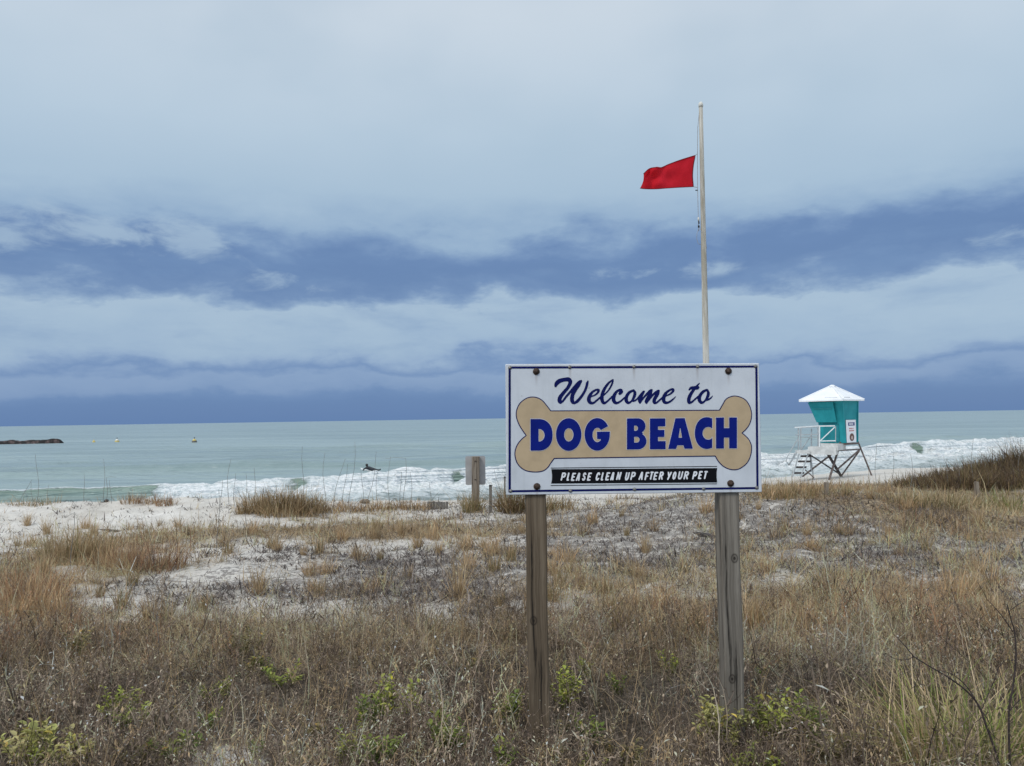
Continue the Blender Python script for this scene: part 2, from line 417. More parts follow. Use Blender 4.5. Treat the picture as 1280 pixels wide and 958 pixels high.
# smaller bores nearer the beach
for off, am, sd_ in ((-4.4, .22, 21), (-7.6, .15, 22)):
    q = dy - off + 1.6 * (fbm(SX * .2, SX * 0, sd_, 3) - .5) * 2
    ZS += am * np.where(q > 0, np.exp(-q / 1.2), np.exp(q / .3)) * (1 - leftgreen)
# swells out at sea, crests along the shore
offs = np.clip(dy, 0, 400)
for lam, am, k, s_ in ((17, .26, .04, 51), (29, .30, .03, 52), (9.5, .10, .08, 53), (5.2, .05, .12, 55)):
    ph = 2 * np.pi * (dy / lam + 1.3 * fbm(SX * k * .35, SY * k * .35, s_, 3))
    am_ = 2.4 * (1 - .86 * sstep(115, 165, SY)) * am * sstep(.42, .75, fbm(SX * k * .7, SY * .02, s_ + 5, 3)) * sstep(3, 14, offs)
    cw = (0.5 + 0.5 * np.cos(ph)) ** 2.2
    ZS += am_ * cw * np.exp(-np.clip(SY - 150, 0, None) / 500)
ZS += 0.05 * (fbm(SX * .9, SY * .9, 61, 4) - .5) * np.exp(-np.clip(SY - 80, 0, None) / 80) * 2
foam = np.where(dy < 0.25, .44 + .74 * np.exp(-np.clip(-dy - 1.6, 0, None) / 2.4), np.exp(-np.clip(dy - .25, 0, None) / .35))
foam = foam * (1 - 0.80 * green * sstep(0.05, -0.25, dy) * sstep(-2.6, -1.0, dy)) * (1 - .85 * leftgreen * sstep(-.2, -1.5, dy)) * np.where(leftgreen > .5, np.where(dy > .12, .4, 1), 1)
foam = np.maximum(foam, 0.55 * sstep(1.2, .2, np.abs(dy + 9)) * (1 - leftgreen))
# two thin whitecaps farther out
for cx, cy_, wx_, wy_, a in ((-36.5, 96, 3.2, .9, .85), (-17.3, 41.8, 3.0, .22, .75)):
    foam = np.maximum(foam, a * np.exp(-((SX - cx) / wx_) ** 2 - ((SY - cy_ - .06 * (SX - cx)) / wy_) ** 2))
face = np.clip(wave / .9, 0, 1) * (dy < .6)
def m_sea(T, b):
    co = T.coord(); fo = T.attr('foam'); fc = T.attr('face'); fr = T.attr('far')
    s1 = T.noise(T.scale(co, (1, 1.8, 1)), 1.1, 6, .65); s2 = T.noise(T.scale(co, (1, 2.2, 1)), 4.5, 5, .65)
    big = T.noise(T.scale(co, (.012, .05, 1)), 1.0, 5, .6)
    water = T.mix(fr, (0.29, 0.37, 0.37, 1), (0.275, 0.355, 0.37, 1))
    water = T.mix(T.map(big, .35, .65, 0, .75), water, (0.185, 0.255, 0.262, 1))
    water = T.mix(fc, water, (0.20, 0.27, 0.205, 1))
    s3 = T.noise(T.scale(co, (.35, 1.5, 1)), 1.6, 7, .68, .6)
    thr = T.add(T.add(T.add(fo, T.mul(T.sub(s1, .5), .6)), T.mul(T.sub(s2, .5), .6)), T.mul(T.sub(s3, .5), 1.1))
    fm = T.mul(T.map(thr, .36, .62), T.map(fo, .06, .2))
    T.put(b.inputs['Base Color'], T.mix(fm, water, T.mix(T.mul(T.map(T.add(s2, T.mul(s3, .6)), .55, .95), T.map(fo, .55, 1.0, .35, 1.0)), (0.50, 0.57, 0.58, 1), (0.93, 0.94, 0.94, 1))))
    T.put(b.inputs['Roughness'], T.map(fm, 0, 1, .28, .9))
    b.inputs['IOR'].default_value = 1.33
    w1 = T.noise(T.scale(co, (.5, 1.6, 1)), 1.3, 5, .6, .4); w2 = T.noise(T.scale(co, (.06, .22, 1)), 1.0, 5, .6, .5)
    w3 = T.noise(T.scale(co, (.012, .055, 1)), 1.0, 4, .55, .3)
    hgt = T.add(T.add(T.add(T.mul(w1, .16), T.mul(w2, 1.5)), T.mul(w3, 5.0)), T.mul(fm, T.mul(s2, .35)))
    T.put(b.inputs['Normal'], T.bump(hgt, .75, 1.0))
M_sea = mat('sea water', fn=m_sea)
V = np.stack([SX.ravel(), SY.ravel(), ZS.ravel()], -1)
me = quads_mesh('sea', V, grid_quads(len(sy), len(su)), floats={'foam': foam.ravel(), 'face': face.ravel(), 'far': sstep(60, 400, SY).ravel()}, smooth=True)
tag(link_mesh('sea', me, M_sea), kind='structure')
del V, SX, SY, ZS, UU
#PART3
# ================================================================== WELCOME SIGN
# lettering is built from its outlines: distance fields of brush strokes and shapes, contoured into flat paint
class Sdf:
    def __init__(s, x0, x1, y0, y1, res):
        s.xs = np.arange(x0, x1 + res, res); s.ys = np.arange(y0, y1 + res, res)
        s.X, s.Y = np.meshgrid(s.xs, s.ys); s.D = np.full(s.X.shape, 1.0)
    def cap(s, a, b, ra, rb):
        ax, ay = a; bx, by = b; dx, dy = bx - ax, by - ay; L = dx * dx + dy * dy + 1e-12
        m = max(ra, rb) * 1.5 + .012
        i0, i1 = np.searchsorted(s.xs, [min(ax, bx) - m, max(ax, bx) + m]); j0, j1 = np.searchsorted(s.ys, [min(ay, by) - m, max(ay, by) + m])
        X, Y = s.X[j0:j1, i0:i1], s.Y[j0:j1, i0:i1]
        t = np.clip(((X - ax) * dx + (Y - ay) * dy) / L, 0, 1)
        dd = np.hypot(X - ax - t * dx, Y - ay - t * dy) - (ra + (rb - ra) * t)
        s.D[j0:j1, i0:i1] = np.minimum(s.D[j0:j1, i0:i1], dd)
    def stroke(s, pts):
        P = np.array(pts, float); n = len(P); Q = []
        for i in range(n - 1):
            p0, p1, p2, p3 = P[max(i - 1, 0)], P[i], P[i + 1], P[min(i + 2, n - 1)]
            for t in np.linspace(0, 1, 7)[:-1]:
                Q.append(.5 * ((2 * p1) + (p2 - p0) * t + (2 * p0 - 5 * p1 + 4 * p2 - p3) * t * t + (3 * p1 - p0 - 3 * p2 + p3) * t ** 3))
        Q.append(P[-1])
        for a, b in zip(Q[:-1], Q[1:]): s.cap(a[:2], b[:2], a[2], b[2])
    @staticmethod
    def polyd(X, Y, pts):
        P = np.array(pts, float); d = np.full(X.shape, 1e9); ins = np.zeros(X.shape, bool)
        for (ax, ay), (bx, by) in zip(P, np.roll(P, -1, 0)):
            dx, dy = bx - ax, by - ay; L = dx * dx + dy * dy + 1e-15
            t = np.clip(((X - ax) * dx + (Y - ay) * dy) / L, 0, 1)
            d = np.minimum(d, np.hypot(X - ax - t * dx, Y - ay - t * dy))
            c = ((ay > Y) != (by > Y)) & (X < (bx - ax) * (Y - ay) / (by - ay + 1e-15) + ax)
            ins ^= c
        return np.where(ins, -d, d)
    def shape(s, adds, subs=()):
        g = np.full(s.X.shape, 1.0)
        for p in adds: g = np.minimum(g, s.polyd(s.X, s.Y, p))
        for p in subs: g = np.maximum(g, -s.polyd(s.X, s.Y, p))
        s.D = np.minimum(s.D, g)
    def faces(s, iso=0.0):
        D = s.D - iso; D = np.where(np.abs(D) < 1e-7, 1e-7, D); ny, nx = D.shape
        ins = D < 0; V = {}; verts = []; F_ = []
        def corner(j, i):
            k = (j, i)
            if k not in V: V[k] = len(verts); verts.append((s.xs[i], s.ys[j]))
            return V[k]
        def edge(j, i, j2, i2):
            k = (j, i, j2, i2)
            if k not in V:
                t = D[j, i] / (D[j, i] - D[j2, i2]); V[k] = len(verts)
                verts.append((s.xs[i] + t * (s.xs[i2] - s.xs[i]), s.ys[j] + t * (s.ys[j2] - s.ys[j])))
            return V[k]
        full = ins[:-1, :-1] & ins[1:, :-1] & ins[:-1, 1:] & ins[1:, 1:]
        some = ins[:-1, :-1] | ins[1:, :-1] | ins[:-1, 1:] | ins[1:, 1:]
        for j in range(ny - 1):
            row = full[j]; i = 0
            while i < nx - 1:                      # whole cells run together in one strip per row
                if row[i]:
                    F_.append((corner(j, i), corner(j, i + 1), corner(j + 1, i + 1), corner(j + 1, i)))
                elif some[j, i]:
                    cs = [(j, i), (j, i + 1), (j + 1, i + 1), (j + 1, i)]; f = []
                    for a, b in zip(cs, cs[1:] + cs[:1]):
                        if ins[a]: f.append(corner(*a))
                        if ins[a] != ins[b]:
                            p, q = sorted((a, b)); f.append(edge(*p, *q))
                    if len(f) >= 3: F_.append(tuple(f))
                i += 1
        return verts, F_

# the board's plane, from its four corners at the distance its 1.22 m width gives
DL, DR = F * 0.6255 / 163.6, F * 0.6255 / 161.4
cTL, cTR, cBR, cBL = at(632.3, 455.4, DL), at(950.0, 454.2, DR), at(951.4, 615.4, DR), at(632.3, 619.1, DL)
ux = ((cTR - cTL) + (cBR - cBL)).normalized(); uy = ((cTL - cBL) + (cTR - cBR)); uy = (uy - ux * uy.dot(ux)).normalized(); un = ux.cross(uy)
O = (cTL + cTR + cBR + cBL) / 4
SW = ((cTR - cTL).length + (cBR - cBL).length) / 2; SH = ((cTL - cBL).length + (cTR - cBR).length) / 2
def spx(px, py):
    r = Vector(ray(px, py)); t = (O - CAM).dot(un) / r.dot(un); q = CAM + r * t - O
    return (q.dot(ux), q.dot(uy))
MS = Matrix((ux, uy, un)).transposed().to_4x4()
def c1(x, y): return spx(620 + x / 3.657, 440 + y / 3.655)
def cA(x, y): return spx(690 + x / 11.636, 465 + y / 11.636)
def c3(x, y): return spx(640 + x / 8.0, 490 + y / 8.0)
def c4(x, y): return spx(780 + x / 7.758, 490 + y / 7.758)
def c5(x, y): return spx(685 + x / 11.636, 580 + y / 11.636)
UNIT = SW / 318.2

base = Vector((O.x, O.y, gz(O.x, O.y)))
sign = tag(empty('welcome_sign', base), 'white dog beach welcome sign with blue script and tan bone on two wooden posts', 'sign')
def on_board(pts, lift):            # board coordinates -> relative to the sign's base
    return [tuple((O - base) + ux * u + uy * v + un * lift) for u, v in pts]

def m_board(T, b):
    co = T.coord()
    st = T.noise(T.scale(co, (26, 26, 1.6)), 1.0, 5, .6); n = T.noise(co, 5.0, 5, .6)
    c = T.mix(T.map(n, .3, .7), (0.56, 0.58, 0.61, 1), (0.655, 0.675, 0.705, 1))
    c = T.mix(T.map(st, .52, .75, 0, .30), c, (0.44, 0.46, 0.47, 1))
    dirt = T.noise(co, 60.0, 3, .5)
    c = T.mix(T.map(dirt, .70, .76, 0, .5), c, (0.3, 0.3, 0.29, 1))
    sp = T.sep(co)
    for bx_, by_ in ((184, 90), (1062, 88), (187, 615), (1072, 601), (337, 70), (630, 68), (921, 66)):
        u, v = c1(bx_, by_); p = (O - base) + ux * u + uy * v
        dxn = T.math('ABSOLUTE', T.sub(sp[0], T.add(p.x, T.mul(T.sub(n, .5), .012)))); dzn = T.sub(p.z, sp[2])
        m_ = T.mul(T.map(dxn, .0, .011, 1, 0), T.mul(T.map(dzn, .0, .085, 1, 0), T.map(dzn, -.012, .004)))
        c = T.mix(T.mul(m_, .38), c, (.22, .13, .075, 1))
    T.put(b.inputs['Base Color'], c); b.inputs['Roughness'].default_value = .45
    T.put(b.inputs['Normal'], T.bump(n, .05, .01))
def paint(name, c, rough=.45, v=.10):
    return mat(name, c, .6, vary=v, scale=14, spec=.10)
M_board = mat('white sign enamel', fn=m_board)
M_navy = paint('navy paint', (0.004, 0.008, 0.085))
M_blue = paint('blue paint', (0.004, 0.013, 0.18))
M_tan = paint('tan paint', (0.50, 0.375, 0.235), v=.07)
M_black = paint('black paint', (0.006, 0.006, 0.008))
M_white = paint('white letter paint', (0.78, 0.78, 0.80))
M_halo = paint('pale edge paint', (0.54, 0.52, 0.53))
M_rust = mat('rusty steel', (0.075, 0.05, 0.038), .7, .6, .5, 120, .2)
M_screw = mat('dull zinc', (0.20, 0.19, 0.18), .5, .8, .4, 200)

mb = MB().box((O - base) - un * 0.006, (SW, SH, 0.012), MS, 0.0025)
board = mb.build('board', M_board, sign)
def decal(name, sdf, mt, lift, iso=0.0, parent=None):
    v, f = sdf.faces(iso)
    mb = MB(); mb.poly(on_board(v, lift), f)
    return mb.build(name, mt, parent or board)
def flat(name, loops, mt, lift):
    mb = MB()
    for l in loops: mb.poly(on_board(l, lift), [tuple(range(len(l)))])
    o = mb.build(name, mt, board)
    return o
# blue border line
lo = [c1(57, 77.5), c1(1195, 72.5), c1(1200, 628), c1(57, 642)]
li = [c1(67.5, 68 + 9.5), c1(1185, 73), c1(1190, 618), c1(68, 632)]
lo = [c1(57, 67), c1(1195, 62.5), c1(1200, 627), c1(57, 642)]
li = [c1(67.5, 77), c1(1185, 72), c1(1190, 617.5), c1(68, 632)]
mb = MB(); mb.poly(on_board(lo + li, .0009), [(3, 2, 6, 7), (2, 1, 5, 6), (1, 0, 4, 5), (0, 3, 7, 4)])
mb.build('border_line', M_navy, board)
# bone
lob = [[(250, 270), (232, 246), (207, 219), (175, 207), (140, 212), (110, 235), (95, 265), (93, 295), (103, 327), (120, 357), (138, 382)],
       [(138, 382), (115, 402), (97, 426), (87, 457), (90, 490), (105, 520), (135, 542), (175, 549), (212, 545), (235, 530), (251, 507), (266, 487)],
       [(1002, 476), (1017, 501), (1042, 525), (1075, 538), (1110, 535), (1145, 510), (1163, 475), (1168, 435), (1158, 405), (1142, 386), (1124, 371)],
       [(1124, 371), (1145, 351), (1162, 322), (1168, 285), (1160, 250), (1140, 220), (1110, 205), (1080, 203), (1052, 216), (1036, 241), (1021, 267)]]
def crom(P, n=8):
    P = np.array(P, float); Q = []
    for i in range(len(P) - 1):
        p0, p1, p2, p3 = P[max(i - 1, 0)], P[i], P[i + 1], P[min(i + 2, len(P) - 1)]
        for t in np.linspace(0, 1, n + 1)[:-1]:
            Q.append(tuple(.5 * ((2 * p1) + (p2 - p0) * t + (2 * p0 - 5 * p1 + 4 * p2 - p3) * t * t + (3 * p1 - p0 - 3 * p2 + p3) * t ** 3)))
    Q.append(tuple(P[-1])); return Q
outl = []
for l in lob: outl += [c1(*p) for p in crom(l)]
S = Sdf(-SW / 2, SW / 2, -.27, .20, .0028); S.shape([outl])
bone = decal('bone_emblem', S, M_tan, .0018, -.0024)
decal('bone_outline', S, M_navy, .0009, .0024)
# DOG BEACH
def ell(cx, cy, rx, ry, a0=0, a1=360, n=44, p=2.0):
    out = []
    for a in np.linspace(a0, a1, n):
        c, s_ = math.cos(R(a)), math.sin(R(a))
        out.append((cx + rx * math.copysign(abs(c) ** (2 / p), c), cy + ry * math.copysign(abs(s_) ** (2 / p), s_)))
    return out
def m3(l): return [c3(*p) for p in l]
def m4(l): return [c4(*p) for p in l]
S = Sdf(*[c3(160, 0)[0], c3(1000, 0)[0]], c3(200, 615)[1], c4(1000, 225)[1], .0018)
S.shape([m3([(185, 272), (255, 272)] + ell(262, 430, 143, 158, -90, 90, p=2.25) + [(185, 588)])], [m3([(265, 371)] + ell(268, 434, 57, 63, -90, 90) + [(265, 497)])])
S.shape([m3(ell(566, 427, 127, 163))], [m3(ell(567, 430, 47, 66))])
S.shape([m3(ell(851, 425, 126, 163))], [m3(ell(852, 431, 48, 72)), m3([(852, 431), (888, 381), (963, 342), (1000, 330), (1000, 398), (848, 398)])])
S.shape([m3([(848, 399), (978, 399), (974, 450), (960, 480), (850, 471)])])
decal('lettering_edge', S, M_halo, .0026, .0030)
decal('dog_lettering', S, M_blue, .0034, 0.0)
S = Sdf(*[c4(0, 0)[0], c4(1110, 0)[0]], c3(200, 615)[1], c4(1000, 225)[1], .0018)
S.shape([m4([(27, 258), (118, 257)] + ell(130, 331, 77, 74, -90, 60) + [(186, 400)] + ell(132, 478, 84, 80, -60, 90) + [(27, 559)])],
        [m4([(97, 328)] + ell(113, 353, 21, 25, -90, 90) + [(97, 378)]), m4([(97, 436)] + ell(122, 464, 27, 28, -90, 90) + [(97, 492)])])
S.shape([m4([(250, 258), (399, 257), (399, 334), (328, 335), (328, 369), (390, 369), (390, 437), (328, 438), (328, 478), (402, 478), (402, 556), (250, 557)])])
S.shape([m4([(497, 256), (587, 255), (666, 551), (585, 552), (574, 518), (515, 518), (503, 553), (427, 554)])], [m4([(543, 340), (527, 445), (561, 445)])])
S.shape([m4([(853, 255)] + ell(800, 400, 115, 154, -70, -290, p=2.1) + [(853, 545), (853, 440)] + ell(815, 402, 55, 62, 46, 314) + [(853, 360)])])
S.shape([m4([(890, 250), (967, 249), (967, 352), (1018, 352), (1018, 249), (1093, 248), (1093, 548), (1018, 548), (1018, 444), (967, 444), (967, 549), (890, 550)])])
o = decal('lettering_edge', S, M_halo, .0026, .0030)
decal('beach_lettering', S, M_blue, .0034, 0.0)
# Welcome to, brush script
K = 1.0 / 11.636 * UNIT * .5
def st(l, ox=0.0, k=1.0): return [(*cA(x + ox, y), w * K * 1.16 * k) for x, y, w in l]
S = Sdf(cA(-10, 0)[0], cA(2380, 0)[0], cA(0, 500)[1], cA(0, 50)[1], .0016)
for l in [
    [(52, 208, 30), (68, 168, 52), (112, 132, 54), (180, 114, 48), (240, 112, 54), (266, 150, 48), (232, 228, 42), (168, 304, 44), (118, 372, 50), (110, 425, 50), (124, 450, 30)],
    [(124, 450, 26), (158, 425, 26), (205, 362, 28), (272, 285, 32), (335, 215, 40), (395, 155, 44), (424, 132, 26)],
    [(420, 140, 28), (385, 195, 44), (338, 262, 46), (300, 335, 48), (290, 400, 50), (302, 440, 44), (325, 458, 26)],
    [(325, 456, 30), (372, 424, 38), (432, 352, 34), (480, 272, 32), (504, 205, 32), (512, 165, 32), (524, 134, 16)],
    [(560, 362, 16), (618, 342, 20), (664, 304, 26), (676, 266, 32), (636, 264, 26), (582, 300, 32), (545, 358, 46), (535, 410, 48), (558, 448, 40), (602, 452, 28), (652, 414, 24), (702, 370, 22)],
    [(706, 375, 18), (762, 330, 18), (820, 270, 20), (862, 200, 24), (884, 140, 22), (888, 112, 14)],
    [(880, 118, 20), (826, 160, 26), (772, 232, 36), (736, 310, 42), (724, 380, 46), (734, 430, 42), (756, 455, 34), (792, 438, 26), (840, 395, 22), (874, 358, 20)],
    [(985, 318, 34), (1006, 288, 48), (994, 262, 32), (944, 284, 32), (906, 340, 44), (894, 400, 48), (914, 444, 42), (950, 452, 30), (1002, 424, 24), (1054, 375, 20)],
    [(1184, 270, 28), (1124, 300, 36), (1084, 360, 42), (1080, 418, 46), (1110, 450, 34), (1154, 428, 24), (1190, 372, 36), (1206, 312, 38), (1188, 268, 26)],
    [(1160, 424, 22), (1200, 422, 22), (1240, 392, 22), (1278, 345, 24), (1322, 298, 28), (1340, 285, 22)],
    [(1333, 290, 30), (1296, 350, 42), (1274, 408, 44), (1278, 448, 28)],
    [(1284, 446, 22), (1312, 402, 24), (1372, 330, 28), (1424, 280, 34), (1449, 266, 28)],
    [(1444, 275, 34), (1426, 325, 42), (1388, 390, 42), (1370, 430, 40), (1374, 456, 22)],
    [(1382, 446, 20), (1412, 402, 24), (1472, 330, 28), (1524, 290, 34), (1552, 274, 28)],
    [(1548, 282, 32), (1532, 325, 44), (1494, 390, 44), (1484, 430, 44), (1496, 454, 30), (1532, 440, 24), (1594, 384, 22), (1634, 352, 20)],
    [(1634, 356, 18), (1704, 330, 22), (1752, 292, 28), (1764, 260, 32), (1732, 256, 26), (1664, 300, 34), (1630, 358, 46), (1622, 410, 46), (1644, 446, 38), (1694, 444, 28), (1752, 406, 22), (1796, 362, 10)],
    [(2142, 168, 14), (2096, 218, 28), (2054, 270, 36), (2006, 346, 44), (1988, 410, 46), (1994, 448, 36), (2034, 438, 26), (2084, 395, 22), (2124, 360, 22)],
    [(1992, 264, 14), (2022, 236, 36), (2072, 234, 46), (2112, 234, 42), (2130, 224, 26)],
    [(2250, 262, 28), (2194, 292, 36), (2150, 350, 42), (2142, 408, 46), (2174, 448, 36), (2218, 428, 24), (2258, 372, 36), (2274, 312, 38), (2258, 264, 26)],
    [(2222, 416, 20), (2274, 404, 22), (2314, 376, 18), (2334, 352, 10)]]:
    S.stroke(st(l))
decal('welcome_lettering', S, M_navy, .0009)
# bottom banner, with its rule lines
ban = [c1(253, 536)] + [c1(x, y) for x, y in ((400, 535.5), (700, 533.5), (1011, 531), (1008.5, 550), (1008.5, 575), (1011, 597), (700, 599), (400, 601), (252, 602), (256, 580), (256, 560))]
flat('banner', [ban[::-1]], M_black, .0009)
for y0, y1, nm in ((531, 523.5, 'rule_line'), (611, 603, 'rule_line')):
    flat(nm, [[c1(250, y0 - 1.6), c1(250, y0 + 1.6), c1(1010, y1 + 1.6), c1(1010, y1 - 1.6)]], M_black, .0009)
GL = {'P': [[(0, 0), (0, 1), (.65, 1), (.9, .86), (.85, .6), (.6, .46), (.05, .44)]], 'L': [[(0, 1), (0, 0), (.85, 0)]],
      'E': [[(.9, 1), (0, 1), (0, 0), (.85, 0)], [(0, .5), (.7, .5)]], 'A': [[(0, 0), (.42, 1), (.6, 1), (.9, 0)], [(.2, .34), (.78, .34)]],
      'S': [[(.88, .86), (.6, 1), (.2, .98), (.02, .8), (.15, .58), (.7, .44), (.86, .22), (.65, 0), (.2, 0), (0, .14)]],
      'C': [[(.9, .82), (.7, 1), (.3, 1), (.03, .75), (0, .28), (.25, 0), (.6, 0), (.88, .18)]],
      'N': [[(0, 0), (.05, 1), (.75, .02), (.85, 1)]], 'U': [[(0, 1), (0, .25), (.2, 0), (.62, 0), (.85, .25), (.88, 1)]],
      'F': [[(.9, 1), (0, 1), (0, 0)], [(0, .5), (.7, .5)]], 'T': [[(-.05, 1), (.95, 1)], [(.45, 1), (.45, 0)]],
      'R': [[(0, 0), (0, 1), (.65, 1), (.9, .82), (.8, .58), (.05, .46)], [(.42, .48), (.9, 0)]],
      'Y': [[(0, 1), (.42, .45)], [(.95, 1), (.3, 0)]],
      'O': [[(.45, 0), (.12, .12), (0, .5), (.12, .88), (.45, 1), (.8, .88), (.9, .5), (.8, .12), (.45, 0)]]}
spans = [('P', 180, 270), ('L', 266, 330), ('E', 330, 410), ('A', 400, 482), ('S', 488, 565), ('E', 563, 642), ('C', 684, 765), ('L', 763, 826), ('E', 828, 908), ('A', 900, 976), ('N', 986, 1078),
         ('U', 1110, 1195), ('P', 1192, 1284), ('A', 1312, 1398), ('F', 1398, 1478), ('T', 1466, 1538), ('E', 1524, 1605), ('R', 1604, 1692), ('Y', 1716, 1802), ('O', 1798, 1878), ('U', 1880, 1972), ('R', 1966, 2058), ('P', 2092, 2178), ('E', 2176, 2254), ('T', 2250, 2326)]
S = Sdf(c5(165, 0)[0], c5(2345, 0)[0], c5(100, 270)[1], c5(2000, 80)[1], .0011)
for ch, x0, x1 in spans:
    wob = 3 * math.sin(x0 * 1.7)
    yb = 236 - 22 * (x0 - 200) / 2000 + wob; yt = yb - 96; sl = 22
    for stk in GL[ch]:
        P = [(x0 + 13 + a * (x1 - x0 - 26 - sl) / .92 + sl * b, yb + (yt - yb) * b) for a, b in stk]
        for p, q in zip(P[:-1], P[1:]): S.cap(c5(*p), c5(*q), 11.0 * 2 * K, 11.0 * 2 * K)
decal('please_clean_up_lettering', S, M_white, .0018)
# bolts and screws
for x, y in ((184, 90), (1062, 88), (187, 615), (1072, 601)):
    u, v = c1(x, y); p = (O - base) + ux * u + uy * v
    mb = MB(); mb.lathe([(.0165, .001), (.0165, .003), (.015, .0036), (.0105, .0038), (.0105, .008), (.007, .0105), (.0, .0112)], n=18)
    mb.v = [tuple(p + ux * a + uy * b_ + un * c) for a, b_, c in mb.v]
    mb.build('bolt', M_rust, board, True)
for x, y in ((64, 72), (337, 70), (630, 68), (921, 66.5), (1186, 66), (67, 636), (340, 635), (633, 628), (949, 626), (1191, 621)):
    u, v = c1(x, y); p = (O - base) + ux * u + uy * v
    mb = MB(); mb.lathe([(.0085, .001), (.0085, .0022), (.006, .0045), (.0, .005)], n=12)
    mb.v = [tuple(p + ux * a + uy * b_ + un * c) for a, b_, c in mb.v]
    mb.build('screw', M_screw, board, True)
# posts
def m_wood(c0, c1_, c2_, knots):
    def fn(T, b):
        co = T.coord()
        ds = T.noise(co, 3.0, 3, .5, 0, 1)
        wob = T.n.new('ShaderNodeVectorMath'); wob.operation = 'MULTIPLY_ADD'
        T.l.new(ds, wob.inputs[0]); wob.inputs[1].default_value = (.03, .03, .06); T.l.new(co, wob.inputs[2])
        v = wob.outputs[0]
        kd = None
        for kp in knots:
            n = T.n.new('ShaderNodeVectorMath'); n.operation = 'DISTANCE'; T.l.new(T.scale(co, (1, 1, .75)), n.inputs[0]); n.inputs[1].default_value = (kp[0], kp[1], kp[2] * .75)
            kd = n.outputs['Value'] if kd is None else T.math('MINIMUM', kd, n.outputs['Value'])
        g = T.noise(T.scale(v, (34, 34, 1.1)), 1.0, 6, .65); g2 = T.noise(T.scale(v, (120, 120, 2.5)), 1.0, 4, .6)
        big = T.noise(T.scale(v, (9, 9, .6)), 1.0, 3, .5)
        c = T.ramp(T.add(T.mul(g, .7), T.mul(g2, .3)), [(.36, c0), (.5, c1_), (.63, c2_)])
        c = T.mix(T.map(big, .35, .65, 0, .45), c, c0)
        crack = T.map(g, .36, .43, 1, 0)
        c = T.mix(T.mul(crack, .8), c, (.012, .010, .008, 1))
        if kd is not None:
            ring = T.math('SINE', T.mul(kd, 520.0))
            km = T.map(kd, .010, .024, 1, 0)
            c = T.mix(T.mul(km, T.map(ring, -.4, .8, .35, .9)), c, (.018, .013, .010, 1))
        T.put(b.inputs['Base Color'], c); b.inputs['Roughness'].default_value = .85; b.inputs['Specular IOR Level'].default_value = .2
        T.put(b.inputs['Normal'], T.bump(T.add(g, T.mul(g2, .5)), .6, .006))
    return fn
def board_post(xl, xr, m, yaw, lab, w):
    py = 700.0
    a = spx(xl, 617); b = spx(xr, 617)
    cx = (a[0] + b[0]) / 2
    front = O + ux * cx - un * (.012 + .001)
    ctr = front - un * (w / 2)
    gl = gz(ctr.x, ctr.y)
    top = SH / 2 + (.006 if yaw == 0 else -.02)
    ztop = (O + uy * top).z
    h = ztop - gl + .25
    mbp = MB()
    q = Matrix.Rotation(math.atan2(ux.y, ux.x), 4, 'Z')
    # a square post with eased arrises, subdivided so that it is not perfectly straight
    n = 14; k = []
    for i in range(n + 1):
        z = -h / 2 + h * i / n
        dx = .002 * math.sin(i * 1.3 + xl); 
        for sx_, sy_ in ((-1, -1), (1, -1), (1, 1), (-1, 1)):
            for e1, e2_ in (((0, .007), (.007, 0)) if sx_ * sy_ > 0 else ((.007, 0), (0, .007))):
                k.append(q @ Vector((sx_ * (w / 2 - e1) + dx, sy_ * (w / 2 - e2_), z)))
    fs = []
    for i in range(n):
        for j in range(8):
            j2 = (j + 1) % 8; fs.append((i * 8 + j, i * 8 + j2, i * 8 + 8 + j2, i * 8 + 8 + j))
    fs += [tuple(range(7, -1, -1)), tuple(range(n * 8, n * 8 + 8))]
    mbp.poly(k, fs)
    o = mbp.build('post', m, sign, loc=Vector((ctr.x, ctr.y, ztop - h / 2)) - base)
    o['label'] = lab
    return o
M_woodL = mat('brown weathered wood', fn=m_wood((.055, .040, .027, 1), (.165, .122, .080, 1), (.29, .225, .155, 1), [(-.02, -.046, -.16), (.03, -.046, .55)]))
M_woodR = mat('grey weathered wood', fn=m_wood((.085, .073, .060, 1), (.225, .195, .158, 1), (.39, .345, .285, 1), [(.018, -.046, .13), (-.01, -.046, -.44)]))
board_post(656.5, 682.5, M_woodL, 0, 'brown weathered post on the left with a dark knot', .096)
board_post(899.5, 924.5, M_woodR, 1, 'greyer weathered post on the right', .094)

# ================================================================== FLAG POLE
def m_pole(T, b):
    co = T.coord()
    n = T.noise(T.scale(co, (14, 14, 1.3)), 1.0, 5, .6); n2 = T.noise(T.scale(co, (3, 3, .5)), 1.0, 4, .6)
    c = T.mix(T.map(n, .35, .65), (.36, .33, .275, 1), (.56, .535, .48, 1))
    c = T.mix(T.map(n2, .45, .62, 0, .65), c, (.27, .235, .165, 1))
    z = T.sep(co)[2]
    c = T.mix(T.mul(T.map(z, 5.4, 4.6), T.map(n, .3, .7, .3, .8)), c, (.62, .60, .55, 1))
    T.put(b.inputs['Base Color'], c); b.inputs['Roughness'].default_value = .7
PD = 22.0
pt = at(876.0, 134, PD); pb0 = at(882.6, 454, PD)
dz = (pt.z - pb0.z); dirp = (pb0 - pt) / dz
pz = gz(pb0.x, pb0.y); pbase = pt + dirp * (pt.z - pz)
pole = tag(empty('flag_pole', pbase), 'tall pale weathered flag pole rising behind the welcome sign', 'flag pole')
mb = MB(); L0 = pt - pbase
mb.tube([L0 * t for t in (-.03, 0, .1, .3, .5, .7, .85, 1.0)], [.104, .104, .101, .093, .083, .072, .063, .056], 16)
mb.build('mast', mat('weathered pole paint', fn=m_pole), pole, True)
M_ivory = mat('ivory cap', (.62, .60, .54), .5, vary=.15)
